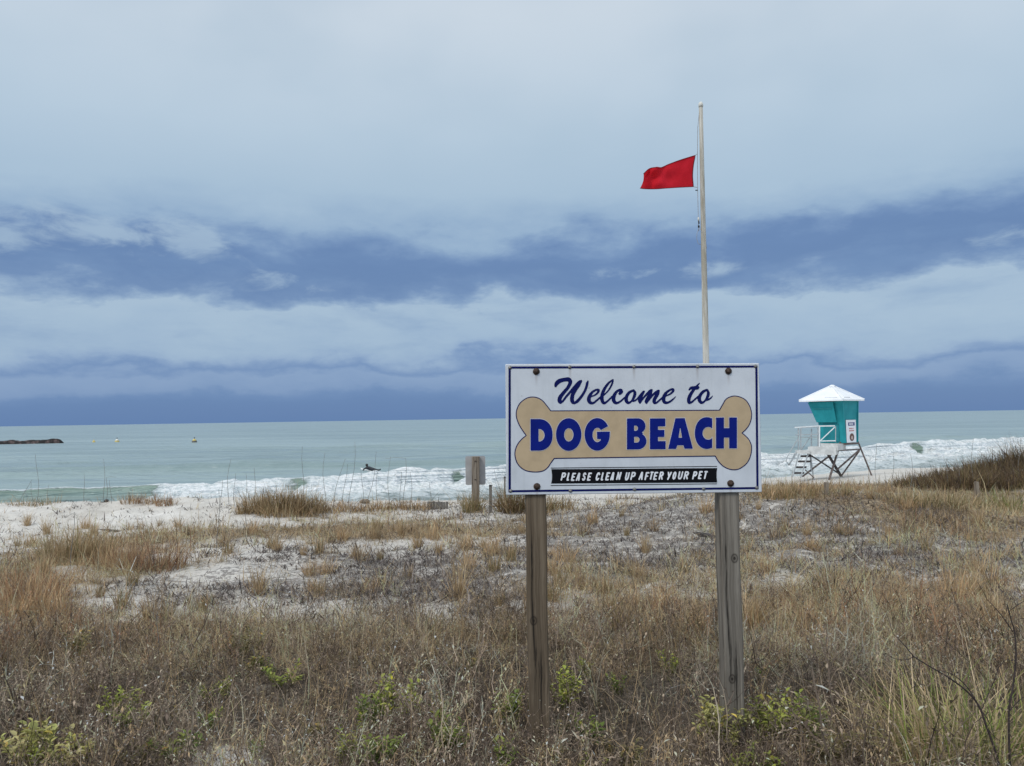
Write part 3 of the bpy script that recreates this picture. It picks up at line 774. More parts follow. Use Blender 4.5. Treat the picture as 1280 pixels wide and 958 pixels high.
mb = MB(); mb.tube([L0 * 1.0, L0 * 1.004, L0 * 1.009, L0 * 1.013], [.066, .069, .063, .03], 14); mb.build('cap', M_ivory, pole, True)
M_rope = mat('grey rope', (.33, .33, .34), .8, vary=.3, scale=60)
M_iron = mat('dark iron fitting', (.03, .03, .034), .5, .5, .3, 90)
def P15(px, py, dy_=0.0): return at(px, py, PD + dy_) - pbase
mb = MB(); mb.tube([P15(874.4, 137), P15(872.2, 160), P15(871.8, 193), P15(872.0, 236), P15(872.9, 275), P15(873.4, 289)], .009, 6)
mb.tube([P15(873.4, 284), P15(876, 288, -.05), P15(880, 294, -.07), P15(882.4, 302, -.05), P15(883.2, 311)], .007, 6)
mb.tube([P15(873.2, 286), P15(871.2, 292), P15(871.0, 299), P15(872.8, 305), P15(876, 306)], .007, 6)
mb.build('halyard', M_rope, pole, True)
mb = MB(); mb.tube([P15(873, 272), P15(873.2, 276)], [.025, .025], 8); mb.build('pulley', M_ivory, pole, True)
mb = MB(); mb.tube([P15(873.4, 276.5), P15(873.7, 280)], [.02, .02], 8); mb.build('rope_lock', M_iron, pole, True)
mb = MB(); mb.tube([P15(873.3, 282.2), P15(873.6, 284.6)], [.026, .026], 8)
mb.build('cleat', M_iron, pole, True)
mb = MB(); mb.tube([P15(869.3, 238.2), P15(871.8, 238)], [.014, .017], 6); mb.build('snap_hook', M_iron, pole, True)

def m_flag(T, b):
    co = T.coord()
    n = T.noise(co, 3.0, 4, .5)
    wv = T.noise(T.scale(co, (300, 300, 300)), 1, 2, .5)
    c = T.mix(T.map(n, .3, .7), (.56, .010, .022, 1), (.68, .018, .036, 1))
    T.put(b.inputs['Base Color'], c); b.inputs['Roughness'].default_value = .8; b.inputs['Specular IOR Level'].default_value = .2
    T.put(b.inputs['Normal'], T.bump(T.add(n, T.mul(wv, .1)), .2, .03))
    tr = T.n.new('ShaderNodeBsdfTranslucent'); T.put(tr.inputs[0], (.75, .02, .03, 1))
    mx = T.n.new('ShaderNodeMixShader'); mx.inputs[0].default_value = .28
    T.l.new(b.outputs[0], mx.inputs[1]); T.l.new(tr.outputs[0], mx.inputs[2]); T.l.new(mx.outputs[0], T.n['Material Output'].inputs[0])
M_flag = mat('red bunting', fn=m_flag)
def m_flag_hem(T, b):
    T.put(b.inputs['Base Color'], (.16, .004, .012, 1)); b.inputs['Roughness'].default_value = .85
flag_base = at(868.0, 234, PD)
flag = tag(empty('red_flag', flag_base), 'red warning flag blowing to the left at half mast', 'flag')
topc = crom([(868.8, 194.5), (851, 200), (836, 205.5), (826, 209.8), (818, 209.6), (811, 211.5), (804.5, 217.4)], 8)
botc = crom([(866.6, 233.6), (850, 234.4), (834, 235.4), (820, 236.4), (809, 236.4), (803, 236), (800.2, 235.4)], 8)
hoist = crom([(868.8, 194.5), (866.6, 208), (865.7, 221), (866.6, 233.6)], 6)
nu, nv = 48, 20
def samp(c, t):
    c = np.array(c); k = t * (len(c) - 1); i = int(min(k, len(c) - 2)); return c[i] + (c[i + 1] - c[i]) * (k - i)
vs = []
for j in range(nv + 1):
    t = j / nv
    for i in range(nu + 1):
        s_ = i / nu
        a = samp(topc, s_); b = samp(botc, s_)
        p = a + (b - a) * t
        hk = samp(hoist, t)[0] - (868.8 + (866.6 - 868.8) * t)
        p = p + np.array([hk * (1 - s_) ** 3, 0])
        if s_ > .8: p = p + np.array([0, 0]) + np.array([1.6 * math.sin(t * 3.14) * (s_ - .8) / .2, 0])
        dep = .17 * math.sin(s_ * 9 + t * 1.6) * s_ + .05 * math.sin(s_ * 17 - t * 6 + 1) * s_ + .035 * math.sin(t * 11 + s_ * 5) * s_ + .13 * s_ * math.sin(3.2 * s_ - 2.5 * t + .4)
        kf = max(0, (s_ - .60) / .40)
        dep += .22 * t * (1 - kf) - .62 * kf * (t - .15)
        if s_ > .62: dep -= .15 * ((s_ - .62) / .38) * (1 - t) ** 1.2       # the upper fly corner folds towards us
        vs.append(tuple(at(p[0], p[1], PD - .02 + dep) - flag_base))
fs = [(j * (nu + 1) + i, (j + 1) * (nu + 1) + i, (j + 1) * (nu + 1) + i + 1, j * (nu + 1) + i + 1) for j in range(nv) for i in range(nu)]
cloth = MB().poly(vs, fs).build('cloth', M_flag, flag, True)
# the corner that has blown over, behind the cloth
fl = []
tri = [[(812, 213), (815, 209.8), (821, 208.6), (827, 209.4)], [(811.5, 215), (817, 211.5), (823, 211), (829, 211)], [(812, 219), (818, 214), (825, 213), (831, 213)]]
for r_ in tri:
    for p in r_: fl.append(tuple(at(p[0], p[1], PD + .16) - flag_base))
MB().poly(fl, [(r_ * 4 + i, r_ * 4 + i + 1, r_ * 4 + 5 + i, r_ * 4 + 4 + i) for r_ in range(2) for i in range(3)]).build('folded_corner', M_flag, flag, True)
mb = MB()
mb.tube([vs[i] for i in range(nu + 1)], .011, 5); mb.tube([vs[nv * (nu + 1) + i] for i in range(nu + 1)], .011, 5); mb.tube([vs[j * (nu + 1)] for j in range(nv + 1)], .015, 5)
mb.build('hem', mat('dark red hem', fn=m_flag_hem), flag, True)
mb = MB(); mb.tube([Vector(vs[0]), at(871.9, 192.4, PD) - flag_base], .010, 6); mb.build('toggle', M_rope, flag, True)
mb = MB(); mb.tube([Vector(vs[nv * (nu + 1)]), at(872, 234.6, PD) - flag_base], .010, 6)
mb.build('toggle', M_rope, flag, True)
#PART4
# ================================================================== LIFEGUARD TOWER
TY = 38.0; PXM = F / TY                                  # pixels per metre at the tower
tc0 = at(1046.5, 594, TY); tbase = Vector((tc0.x, tc0.y, gz(tc0.x, tc0.y)))
tower = tag(empty('lifeguard_tower', tbase), 'small teal lifeguard tower with white pyramid roof on brown stilts by the surf', 'lifeguard tower')
def m_teal(T, b):
    co = T.coord(); n = T.noise(co, 1.4, 5, .6); s_ = T.noise(T.scale(co, (9, 9, .8)), 1.0, 5, .6)
    c = T.mix(T.map(n, .3, .7), (.012, .235, .265, 1), (.022, .30, .335, 1))
    c = T.mix(T.map(s_, .5, .75, 0, .45), c, (.010, .19, .22, 1))
    T.put(b.inputs['Base Color'], c); b.inputs['Roughness'].default_value = .6; b.inputs['Specular IOR Level'].default_value = .25
M_teal = mat('teal paint', fn=m_teal)
M_tealD = mat('darker teal panel', (.012, .205, .235), .6, vary=.15, scale=3)
M_roof = mat('white roof fibreglass', (.80, .81, .82), .5, vary=.05, scale=3)
M_deck = mat('pale grey deck boards', (.55, .55, .53), .7, vary=.15, scale=5)
M_rail = mat('grey rail paint', (.36, .38, .39), .55, vary=.2, scale=8)
M_railw = mat('white rail paint', (.68, .70, .70), .55, vary=.1, scale=8)
M_stilt = mat('brown rusty stilt', (.13, .10, .09), .8, vary=.5, scale=6)
M_stiltd = mat('dark timber brace', (.055, .047, .045), .8, vary=.4, scale=6)
def tp(px, py, dd=0.0): return at(px, py, TY + dd) - tbase
# plan: one corner points at us; walls flare outwards towards the roof
yaw = R(41)
cz_f, cz_k, cz_t = tp(1051, 554).z, tp(1050, 528).z, tp(1042, 501.5).z
ctr = tp(1048.5, 554, .85); cx_, cy_ = ctr.x, ctr.y
def plan(hs, z, off=(0, 0)):
    out = []
    for a, b in ((-1, -1), (1, -1), (1, 1), (-1, 1)):
        x, y = a * hs, b * hs
        out.append(Vector((cx_ + off[0] + x * math.cos(yaw) - y * math.sin(yaw), cy_ + off[1] + x * math.sin(yaw) + y * math.cos(yaw), z)))
    return out
hb, ht = .66, .86
offt = (-.20, 0.0)
lv = [plan(hb, cz_f), plan(hb, cz_f + .45), plan(hb * 1.03, cz_k, (-.02, 0)), plan(ht, cz_t, offt)]
mb = MB(); P = [p for l in lv for p in l]
fs = [(3, 2, 1, 0), (12, 13, 14, 15)] + [(k * 4 + i, k * 4 + (i + 1) % 4, k * 4 + 4 + (i + 1) % 4, k * 4 + 4 + i) for k in range(3) for i in range(4)]
mb.poly(P, fs); mb.build('cabin', M_teal, tower)
def face_pt(i, s_, t, out=.012):
    """point on wall i (0 = right-hand face towards us, 3 = left-hand face), s along, t level 0..3"""
    k = min(int(t), 2); f = t - k
    a = lv[k][i].lerp(lv[k + 1][i], f); b = lv[k][(i + 1) % 4].lerp(lv[k + 1][(i + 1) % 4], f)
    p = a.lerp(b, s_)
    n = (b - a).cross(Vector((0, 0, 1))).normalized()
    return p + n * out
def wall_panel(i, s0, s1, t0, t1, o0, o1=None):
    o1 = o0 if o1 is None else o1
    q = [face_pt(i, s0, t0, o0), face_pt(i, s1, t0, o0), face_pt(i, s1, t1, o1), face_pt(i, s0, t1, o1)]
    q2 = [face_pt(i, s0, t0, o0 - .03), face_pt(i, s1, t0, o0 - .03), face_pt(i, s1, t1, o1 - .03), face_pt(i, s0, t1, o1 - .03)]
    return MB().poly(q + q2, [(0, 1, 2, 3), (7, 6, 5, 4), (0, 4, 5, 1), (1, 5, 6, 2), (2, 6, 7, 3), (3, 7, 4, 0)])
# hinged shutter on the left-hand face, its top strip, and the door below
sh_ = wall_panel(3, .0, .76, 2.0, 2.96, .16, .14).build('shutter', M_teal, tower)
wall_panel(3, .10, .70, 2.62, 2.68, .175, .175).build('batten', M_tealD, sh_)
wall_panel(3, .20, .78, .15, 1.9, .03).build('door', M_tealD, tower)
wall_panel(0, .0, .05, 0, 3, .03).build('corner_board', M_teal, tower)
wall_panel(0, .95, 1.0, 0, 3, .03).build('corner_board', M_teal, tower)
# roof: shallow pyramid with a fascia and a raised vent ridge
eave = tp(1040, 501.6).z; peak = tp(1043, 482).z
rp = plan(1.14, eave, (-.30, -.02)); rp2 = plan(1.14, eave + .07, (-.30, -.02)); top = plan(.05, peak, (-.24, 0))
mb = MB().poly(rp + rp2 + top, [(3, 2, 1, 0), (8, 9, 10, 11)] + [(k * 4 + i, k * 4 + (i + 1) % 4, k * 4 + 4 + (i + 1) % 4, k * 4 + 4 + i) for k in range(2) for i in range(4)])
roof = mb.build('roof', M_roof, tower)
for (i, a, b) in ((0, .10, .42), (3, .58, .90)):
    q = [rp2[i].lerp(rp2[(i + 1) % 4], a), rp2[i].lerp(rp2[(i + 1) % 4], b)]
    c_ = top[i].lerp(top[(i + 1) % 4], .5)
    n = (q[1] - q[0]).cross(c_ - q[0]).normalized(); n = n if n.z > 0 else -n
    m0 = [q[0].lerp(c_, .12), q[1].lerp(c_, .12), q[1].lerp(c_, .50), q[0].lerp(c_, .50)]
    MB().poly([p - n * .01 for p in m0] + [p + n * .035 for p in m0], [(3, 2, 1, 0), (4, 5, 6, 7)] + [(k, (k + 1) % 4, 4 + (k + 1) % 4, 4 + k) for k in range(4)]).build('roof_panel', M_roof, roof)
mb = MB()
for i in range(4):
    mb = MB(); mb.tube([rp2[i] + Vector((0, 0, .01)), top[i] + Vector((0, 0, .012))], .035, 6); mb.build('ridge_cap', M_roof, roof)
mb = MB(); mb.lathe([(.16, -.06), (.17, 0), (.10, .05), (.0, .07)], (top[0] + top[2]) / 2, 10); mb.build('roof_cap', M_roof, roof, True)
# notice board on the right-hand face
q_ = lambda u, v, o=.05: face_pt(0, .06 + .74 * u, .02 + 2.08 * v, o)
def notice(u0, u1, v0, v1, o, d=.02):
    a = [q_(u0, v0, o), q_(u1, v0, o), q_(u1, v1, o), q_(u0, v1, o)]; b = [q_(u0, v0, o - d), q_(u1, v0, o - d), q_(u1, v1, o - d), q_(u0, v1, o - d)]
    return MB().poly(a + b, [(0, 1, 2, 3), (7, 6, 5, 4), (0, 4, 5, 1), (1, 5, 6, 2), (2, 6, 7, 3), (3, 7, 4, 0)])
tn = tag(empty('notice_board', tbase), 'white notice with blue header and brown oval fixed to the teal tower wall', 'sign')
M_red = mat('red notice ink', (.42, .06, .06), .6); M_oval = mat('brown emblem', (.13, .06, .045), .6, vary=.4, scale=20); M_wn = mat('white notice', (.78, .78, .80), .6, vary=.04)
MB_n = notice(0, 1, 0, 1, .05).build('panel', M_wn, tn)
notice(.17, .86, .80, .935, .056, .004).build('header', mat('navy header', (.012, .022, .16), .6), MB_n)
def notice_marks(rows, mt, nm, o):
    mb = MB()
    for v0, v1, marks in rows:
        for u0, u1 in marks: 
            a = notice(u0, u1, v0, v1, o, .003); mb.poly(a.v, a.f)
    return mb.build(nm, mt, MB_n)
notice_marks([(.835, .90, [(.27, .36), (.39, .47), (.51, .59), (.62, .70)])], M_wn, 'header_lettering', .060)
notice_marks([(.655, .705, [(.26, .34), (.37, .45), (.48, .56), (.62, .70)])], M_red, 'notice_lettering', .056)
notice_marks([(.565, .615, [(.24, .31), (.34, .42), (.46, .54), (.57, .65), (.68, .76)])], M_red, 'notice_lettering', .056)
def oval(ru, rv, o, cv=.28):
    return MB().poly([q_(.52 + ru * math.cos(a), cv + rv * math.sin(a), o) for a in np.linspace(0, 2 * math.pi, 28)[:-1]], [tuple(range(27))])
ov = oval(.25, .205, .056); ov.build('emblem', M_oval, MB_n)
oval(.10, .10, .060, .25).build('emblem_centre', mat('emblem pale', (.55, .42, .38), .6, vary=.3, scale=30), MB_n)
# deck, ramp steps and fascia boards
def plank(a, b, c, d, th, nm, mt, par=None):
    t_ = [a, b, c, d]; l_ = [p - Vector((0, 0, th)) for p in t_]
    return MB().poly(t_ + l_, [(0, 1, 2, 3), (7, 6, 5, 4)] + [(k, 4 + k, 4 + (k + 1) % 4, (k + 1) % 4) for k in range(4)]).build(nm, mt, par or tower)
dz = cz_f
plank(tp(1024, 554, -.55), tp(1047.2, 555.6, -.95), tp(1057, 554.5, .3), tp(1028, 554, 1.2), .30, 'deck', M_deck)
plank(tp(1009.8, 558.8, -.75), tp(1045, 559.6, -1.0), tp(1048, 558, -.1), tp(1013, 558, .7), .36, 'landing', M_deck)
plank(tp(993.8, 563.2, -.8), tp(1012, 563.2, -.95), tp(1014, 562.8, .3), tp(997, 562.8, .4), .16, 'step_platform', M_deck)
plank(plan(hb + .05, cz_f - .02)[0], plan(hb + .05, cz_f - .02)[1], plan(hb + .05, cz_f - .02)[2], plan(hb + .05, cz_f - .02)[3], .08, 'floor_frame', M_stilt)
# railings
for x, y0, y1, d_, w, mt in ((1024.3, 532, 559, -.6, .05, M_railw), (998.0, 535.5, 563, -.75, .05, M_rail), (1001.0, 535.5, 563, .3, .05, M_rail), (1014.3, 536, 559, .6, .05, M_rail), (1022.6, 534, 558, .2, .05, M_rail), (1044.5, 533, 553, -.85, .03, M_rail)):
    MB().bar(tp(x, y1, d_), tp(x, y0, d_), w).build('rail_post', mt, tower)
for a, b, w, mt in (((993.5, 534.6, -.8), (1024, 532.6, -.6), .055, M_railw), ((994.5, 544.0, -.8), (1024, 543.0, -.6), .04, M_rail), ((1024, 532.8, -.6), (1043.6, 532.6, -.85), .055, M_railw),
                    ((1024.5, 551.5, -.62), (1044.5, 551.2, -.86), .05, M_railw), ((1025.5, 551.0, -.64), (1043.3, 534.2, -.87), .045, M_railw), ((1001, 547, .3), (1023, 546.5, .6), .035, M_rail),
                    ((1013.5, 545, .6), (1002, 562, .3), .035, M_rail), ((1001, 535, .32), (1023.5, 533.5, .62), .045, M_rail)):
    MB().bar(tp(*a), tp(*b), w).build('rail', mt, tower)
# stairs with two handrails
for k, (x0, x1, y) in enumerate(((1000.5, 1014.5, 569.8), (997.4, 1012.6, 576.4), (995.0, 1007.2, 583.6), (991.8, 1004.4, 590.8))):
    d_ = -.8 - .12 * k
    plank(tp(x0, y, d_), tp(x1, y, d_), tp(x1 + 1, y - .6, d_ + .28), tp(x0 + 1, y - .6, d_ + .28), .075, 'stair_tread', M_stiltd)
for a, b in (((999.2, 566, -.8), (990.6, 596.5, -1.25)), ((1010.5, 566, -.8), (1000.6, 597.5, -1.25)), ((1012.6, 567, -.5), (1014.0, 590, -.5))):
    MB().bar(tp(*a), tp(*b), .045).build('stair_stringer', M_rail, tower)
for pts in ([(996.8, 549.5, -.85), (983.6, 572, -1.2), (982.6, 577, -1.25), (986.6, 581.5, -1.25), (996, 566, -.9)], [(993.6, 567.5, -.8), (985.6, 581.8, -1.2)]):
    MB().tube([tp(*p) for p in pts], .025, 6).build('handrail', M_rail, tower, True)
# stilts and braces; feet run on into the sand
def stilt(a, b, w, mt, nm):
    A, B = tp(*a), tp(*b)
    if nm == 'stilt':
        dv = (B - A); zt = gz(tbase.x + B.x, tbase.y + B.y) - tbase.z - .2
        B = A + dv * max(1.0, (zt - A.z) / dv.z)
    MB().bar(A, B, w * .74).build(nm, mt, tower)
stilt((1050.6, 553, -.05), (1037.6, 596, -.7), .10, M_stilt, 'stilt')
stilt((1072.4, 552, .85), (1089.5, 594.5, 1.1), .075, M_stilt, 'stilt')
stilt((1013, 566, -.3), (1016.5, 596, .3), .05, M_rail, 'stilt')
stilt((1032, 563, .9), (1050.5, 594, 1.4), .13, M_stiltd, 'stilt')
stilt((1009, 566.5, -.6), (1049, 592.5, -.15), .075, M_stiltd, 'brace')
stilt((1050, 560, -.1), (1003, 596, -.6), .085, M_stilt, 'brace')
stilt((1074.5, 562.5, .85), (1046, 587.5, -.3), .085, M_stilt, 'brace')
stilt((1074, 564, .9), (1052.5, 594, .5), .075, M_stilt, 'brace')
stilt((1006.5, 587.5, -.9), (1017.5, 597.5, -.6), .05, M_stilt, 'brace')
stilt((1049, 563.3, -.1), (1075, 561.8, .88), .085, M_stilt, 'cross_beam')

# ================================================================== SMALL SIGN, POSTS, FENCE ON THE CREST
M_alu = mat('dull aluminium', (.40, .385, .375), .6, .3, .12, 4)
M_post2 = mat('weathered pine', fn=m_wood((.10, .075, .055, 1), (.24, .195, .15, 1), (.36, .31, .25, 1), []))
g0 = gp(595, 637); SY_ = g0.y
small = tag(empty('small_sign', g0), 'small grey sign seen from behind on a wooden post at the dune crest', 'sign')
def q0(px, py, dd=0.0): return at(px, py, SY_ + dd) - g0
mb = MB(); a, b = q0(588.0, 640), q0(600.4, 640); w = (b - a).length
mb.bar((a + b) / 2 - Vector((0, 0, .2)), (q0(588.6, 571) + q0(600.8, 571)) / 2, w * .96, w * .75)
mb.v = [tuple(Vector(p) + Vector((0, 0, 0))) for p in mb.v]
mb.build('post', M_post2, small)
p4 = [q0(582.0, 606.6, .10), q0(606.9, 605.8, .10), q0(606.6, 570.2, .10), q0(581.6, 570.6, .10)]
cen = sum(p4, Vector()) / 4; ww = (p4[1] - p4[0]).length; hh2 = (p4[3] - p4[0]).length; rc = .035
rr = []
for cx2, cz2, a0 in ((1, -1, -90), (1, 1, 0), (-1, 1, 90), (-1, -1, 180)):
    for a in range(0, 91, 22): rr.append(cen + Vector((cx2 * (ww / 2 - rc) + rc * math.cos(R(a0 + a)), 0, cz2 * (hh2 / 2 - rc) + rc * math.sin(R(a0 + a)))))
n = len(rr)
MB().poly(rr + [p + Vector((0, .006, 0)) for p in rr], [tuple(range(n)), tuple(range(2 * n - 1, n - 1, -1))] + [(i, n + i, n + (i + 1) % n, (i + 1) % n) for i in range(n)]).build('panel', M_alu, small)
mb = MB(); mb.bar(q0(594.4, 604, -.086), q0(595.0, 571.5, -.086), .02, .012).build('rust_streak', mat('rust stain', (.12, .045, .03), .8, vary=.5, scale=12), small)
for x, y in ((594.5, 577), (594.2, 600)):
    MB().lathe([(.02, 0), (.02, .012), (.0, .016)], q0(x, y, -.10), 8).build('bolt', M_rust, small)

M_grey_post = mat('grey post wood', fn=m_wood((.06, .052, .045, 1), (.17, .155, .135, 1), (.27, .25, .22, 1), []))
def stake(px, ptop, pbot, wpx, label, cat='post', m=None, lean=0.0, name='wooden_stake', Y=None):
    g = gp(px, pbot) if Y is None else Vector((at(px, pbot, Y).x, Y, gz(at(px, pbot, Y).x, Y)))
    Yd = g.y; t = at(px + lean, ptop, Yd) - g; w = wpx * Yd / F
    o = tag(empty(name, g), label, cat)
    mb = MB(); mb.bar(Vector((0, 0, -.15)), t, w); mb.build('shaft', m or M_grey_post, o)
    top = MB().box(t + Vector((0, 0, .01)), (w * 1.06, w * 1.06, .03), None, .006); top.build('cut_top', M_iron if m is None else m, o)
    return o
stake(613.2, 608, 641, 3.6, 'short grey stake standing just right of the small sign post')
stake(631.0, 597, 627, 2.0, 'thin dark stake half hidden at the left edge of the welcome sign')
stake(1033, 604.5, 618, 4.2, 'short brown stump of a post in the sand in front of the lifeguard tower', m=M_post2, name='post_stump')
stake(1222, 604, 627, 4.0, 'short weathered post leaning among dark dune grass at the right', m=M_post2, lean=-1.5)
# low rail from the stake to the right
ga, gb = gp(614.5, 636), gp(648, 637)
rl = tag(empty('fallen_rail', ga), 'pale wooden rail lying low from the short stake towards the dark bush', 'rail')
MB().tube([Vector((0, 0, .05)), (gb - ga) * .5 + Vector((0, 0, .07)), (gb - ga) + Vector((0, 0, .03))], .018, 6).build('pole', M_post2, rl)
# remnant of slat fence
gA, gB = gp(534, 637), gp(560.5, 637)
fe = tag(empty('sand_fence', gA), 'short remnant of grey slat sand fence half buried at the crest', 'fence')
dirf = gB - gA; dirf.z = 0; L_ = dirf.length; dirf.normalize()
q = Matrix.Rotation(math.atan2(dirf.y, dirf.x), 4, 'Z'); hF = 10.0 * gA.y / F
for i in range(8):
    c = dirf * (L_ * (i + .5) / 8)
    hh_ = hF * (0.94 + .10 * random.random())
    MB().box(c + Vector((0, 0, hh_ / 2 - .06)), (L_ / 8 * .86, .014, hh_ + .12), q, .003).build('slat', M_grey_post, fe)
for zz in (.35, .8):
    MB().tube([Vector((0, 0, hF * zz)) + q @ Vector((0, .012, 0)), dirf * L_ + Vector((0, 0, hF * zz)) + q @ Vector((0, .012, 0))], .004, 5).build('wire', M_iron, fe)
# driftwood bits
def log_piece(px, py, l, r_, ang, label, m=None):
    g = gp(px, py); o = tag(empty('driftwood', g), label, 'driftwood')
    d_ = Vector((math.cos(ang), math.sin(ang), 0)) * l
    MB().tube([-d_ * .5 + Vector((0, 0, r_ * .6)), -d_ * .2 + Vector((0, .02, r_ * .9)), d_ * .15 + Vector((.01, 0, r_)), d_ * .5 + Vector((0, 0, r_ * .7))], [r_ * .6, r_, r_ * .9, r_ * .5], 9).build('branch', m or M_grey_post, o, True)
log_piece(140, 665, .75, .022, -.5, 'thin dark driftwood branch lying on the sand at the left')
log_piece(133, 625, .09, .035, .3, 'small dark brown lump of driftwood on the left dune crest', M_stiltd)
log_piece(456, 630, .22, .055, .1, 'reddish brown driftwood lump in the grass left of the slat fence', M_post2)
log_piece(880, 672, .5, .035, -.9, 'dark broken branch on the sand behind the right sign post', M_stiltd)

# ================================================================== AT SEA
M_by = mat('yellow buoy paint', (.62, .48, .16), .5, vary=.15); M_bw = mat('pale buoy band', (.72, .70, .62), .5, vary=.1); M_bd = mat('dark buoy float', (.12, .11, .10), .6, vary=.3)
def buoy(px, py, s, lab, dark, white):
    Y = (CAM.z - SEA) / -ray(px, py)[2]
    c = at(px, py, Y); c.z = SEA
    o = tag(empty('buoy', c), lab, 'buoy', 'mooring buoys off the beach')
    mb = MB(); mb.lathe([(.30, -.25), (.46, -.1), (.50, .1), (.50, .38), (.40, .46)], n=16); mb.v = [(p[0] * s, p[1] * s, p[2] * s * .72) for p in mb.v]
    mb.build('float', M_bd if dark else M_by, o, True)
    mb = MB(); mb.lathe([(.40, .46), (.34, .7), (.20, .95), (.08, 1.0)], n=16); mb.v = [(p[0] * s, p[1] * s, p[2] * s * .72) for p in mb.v]
    mb.build('cone', M_bw if white else M_by, o, True)
    mb = MB(); mb.lathe([(.05, 1.0), (.05, 1.2), (.11, 1.22), (.11, 1.42), (.0, 1.46)], n=10); mb.v = [(p[0] * s, p[1] * s, p[2] * s * .72) for p in mb.v]
    mb.build('top_mark', M_bd if dark or white else M_by, o, True)
buoy(117.3, 553.2, .62, 'small faint yellow buoy nearest the end of the dark jetty', False, False)
buoy(146.3, 552.8, .92, 'bright yellow and white buoy in the middle of the three', False, True)
buoy(243, 553.4, 1.0, 'yellow buoy with dark waterline band, rightmost of the three', True, False)
# low rock jetty
def m_jetty(T, b):
    co = T.coord(); v = T.voro(co, .9); n = T.noise(co, 3, 5, .6)
    c = T.mix(T.map(n, .35, .65), (.035, .022, .02, 1), (.13, .095, .09, 1))
    c = T.mix(T.map(v[0], .35, .6), c, (.012, .010, .010, 1))
    T.put(b.inputs['Base Color'], c); b.inputs['Roughness'].default_value = .85
    T.put(b.inputs['Normal'], T.bump(v[0], .9, .3))
yj = (CAM.z - SEA) / -ray(40, 555.2)[2]
j1 = at(79, 554.2, yj); j0 = at(-420, 560, yj - 14)
j0.z = j1.z = SEA
jet = tag(empty('jetty', j1), 'long low dark rock jetty ending in the sea at the far left', 'jetty')
N = 160; Mx = 9; vs = []
for i in range(N + 1):
    t = i / N; c = (j0 - j1) * t
    hj = .78 + .35 * (fbm(t * 26.0, 0.3, 5, 3) - .5) + .30 * math.exp(-((t - .028) / .02) ** 2) + .25 * math.exp(-((t - .14) / .012) ** 2)
    wj = 1.6
    if i == 0: hj, wj = .05, .25
    if i == 1: hj = .55
    for j in range(Mx):
        s_ = j / (Mx - 1) * 2 - 1
        z = hj * (1 - abs(s_) ** 2.4) - .35 * abs(s_) ** 3 + .22 * (float(vnoise(i * .9, j * .9, 77)) - .5)
        vs.append(tuple(c + Vector((0, s_ * wj, z))))
MB().poly(vs, [(i * Mx + j, (i + 1) * Mx + j, (i + 1) * Mx + j + 1, i * Mx + j + 1) for i in range(N) for j in range(Mx - 1)]).build('rock_mound', mat('wet jetty rock', fn=m_jetty), jet, True)

# surfer lying on a board, chest raised, paddling out to the left
ys_ = 56.5
sp = at(464, 589.4, ys_); zs = SEA + .10
sp.z = zs
surf = tag(empty('surfboard', sp), 'white surfboard nosing left on the sea under a paddling surfer', 'surfboard')
ang = R(132)
fw = Vector((math.cos(ang), math.sin(ang), 0)); sd_ = Vector((-fw.y, fw.x, 0))
mb = MB(); st_ = [(-.85, .10, -.02), (-.7, .19, -.02), (-.3, .25, -.02), (.2, .27, 0), (.75, .23, .03), (1.2, .14, .09), (1.45, .03, .15)]
vs = []
for x, hw, zz in st_:
    for s_, dz_ in ((-1, 0), (-.6, .035), (0, .045), (.6, .035), (1, 0), (.6, -.03), (-.6, -.03)):
        vs.append(tuple(fw * x + sd_ * hw * s_ + Vector((0, 0, zz + dz_))))
MB().poly(vs, [(i * 7 + j, i * 7 + (j + 1) % 7, (i + 1) * 7 + (j + 1) % 7, (i + 1) * 7 + j) for i in range(6) for j in range(7)] + [tuple(range(6, -1, -1)), tuple(range(42, 49))]).build('deck', M_railw, surf, True)
def skin_body(name, joints, edges, material, parent, root=0):
    me = bpy.data.meshes.new(name); me.from_pydata([j[0] for j in joints], edges, [])
    o = bpy.data.objects.new(name, me); COL.objects.link(o)
    o.modifiers.new('s', 'SKIN'); m2 = o.modifiers.new('d', 'SUBSURF'); m2.levels = 2; m2.render_levels = 2
    for k, v in enumerate(me.skin_vertices[0].data):
        v.radius = (joints[k][1], joints[k][1]); v.use_root = (k == root)
    dg = bpy.context.evaluated_depsgraph_get(); dg.update()
    nm = bpy.data.meshes.new_from_object(o.evaluated_get(dg)); nm.name = name
    bpy.data.objects.remove(o); bpy.data.meshes.remove(me)
    nm.polygons.foreach_set('use_smooth', [True] * len(nm.polygons))
    nm.materials.clear()
    return link_mesh(name, nm, material, parent)
per = tag(empty('person', sp), 'surfer in a black wetsuit lying on a surfboard beyond the breaking waves', 'person')
def B(x, y, z): return tuple(fw * x + sd_ * y + Vector((0, 0, z + .06)))
J = [(B(-.10, 0, .07), .13), (B(.15, 0, .11), .13), (B(.38, 0, .17), .14), (B(.50, 0, .22), .07), (B(.58, 0, .30), .09), (B(.61, 0, .34), .08),
     (B(.42, .19, .17), .07), (B(.50, .34, .06), .055), (B(.62, .32, -.04), .042), (B(.68, .30, -.08), .04),
     (B(.42, -.19, .17), .07), (B(.48, -.34, .06), .055), (B(.28, -.38, -.06), .042), (B(.20, -.38, -.09), .04),
     (B(-.24, .10, .07), .10), (B(-.62, .12, .03), .07), (B(-.94, .13, .04), .05), (B(-1.08, .13, .10), .04),
     (B(-.24, -.10, .07), .10), (B(-.62, -.12, .03), .07), (B(-.94, -.13, .05), .05), (B(-1.08, -.13, .13), .04)]
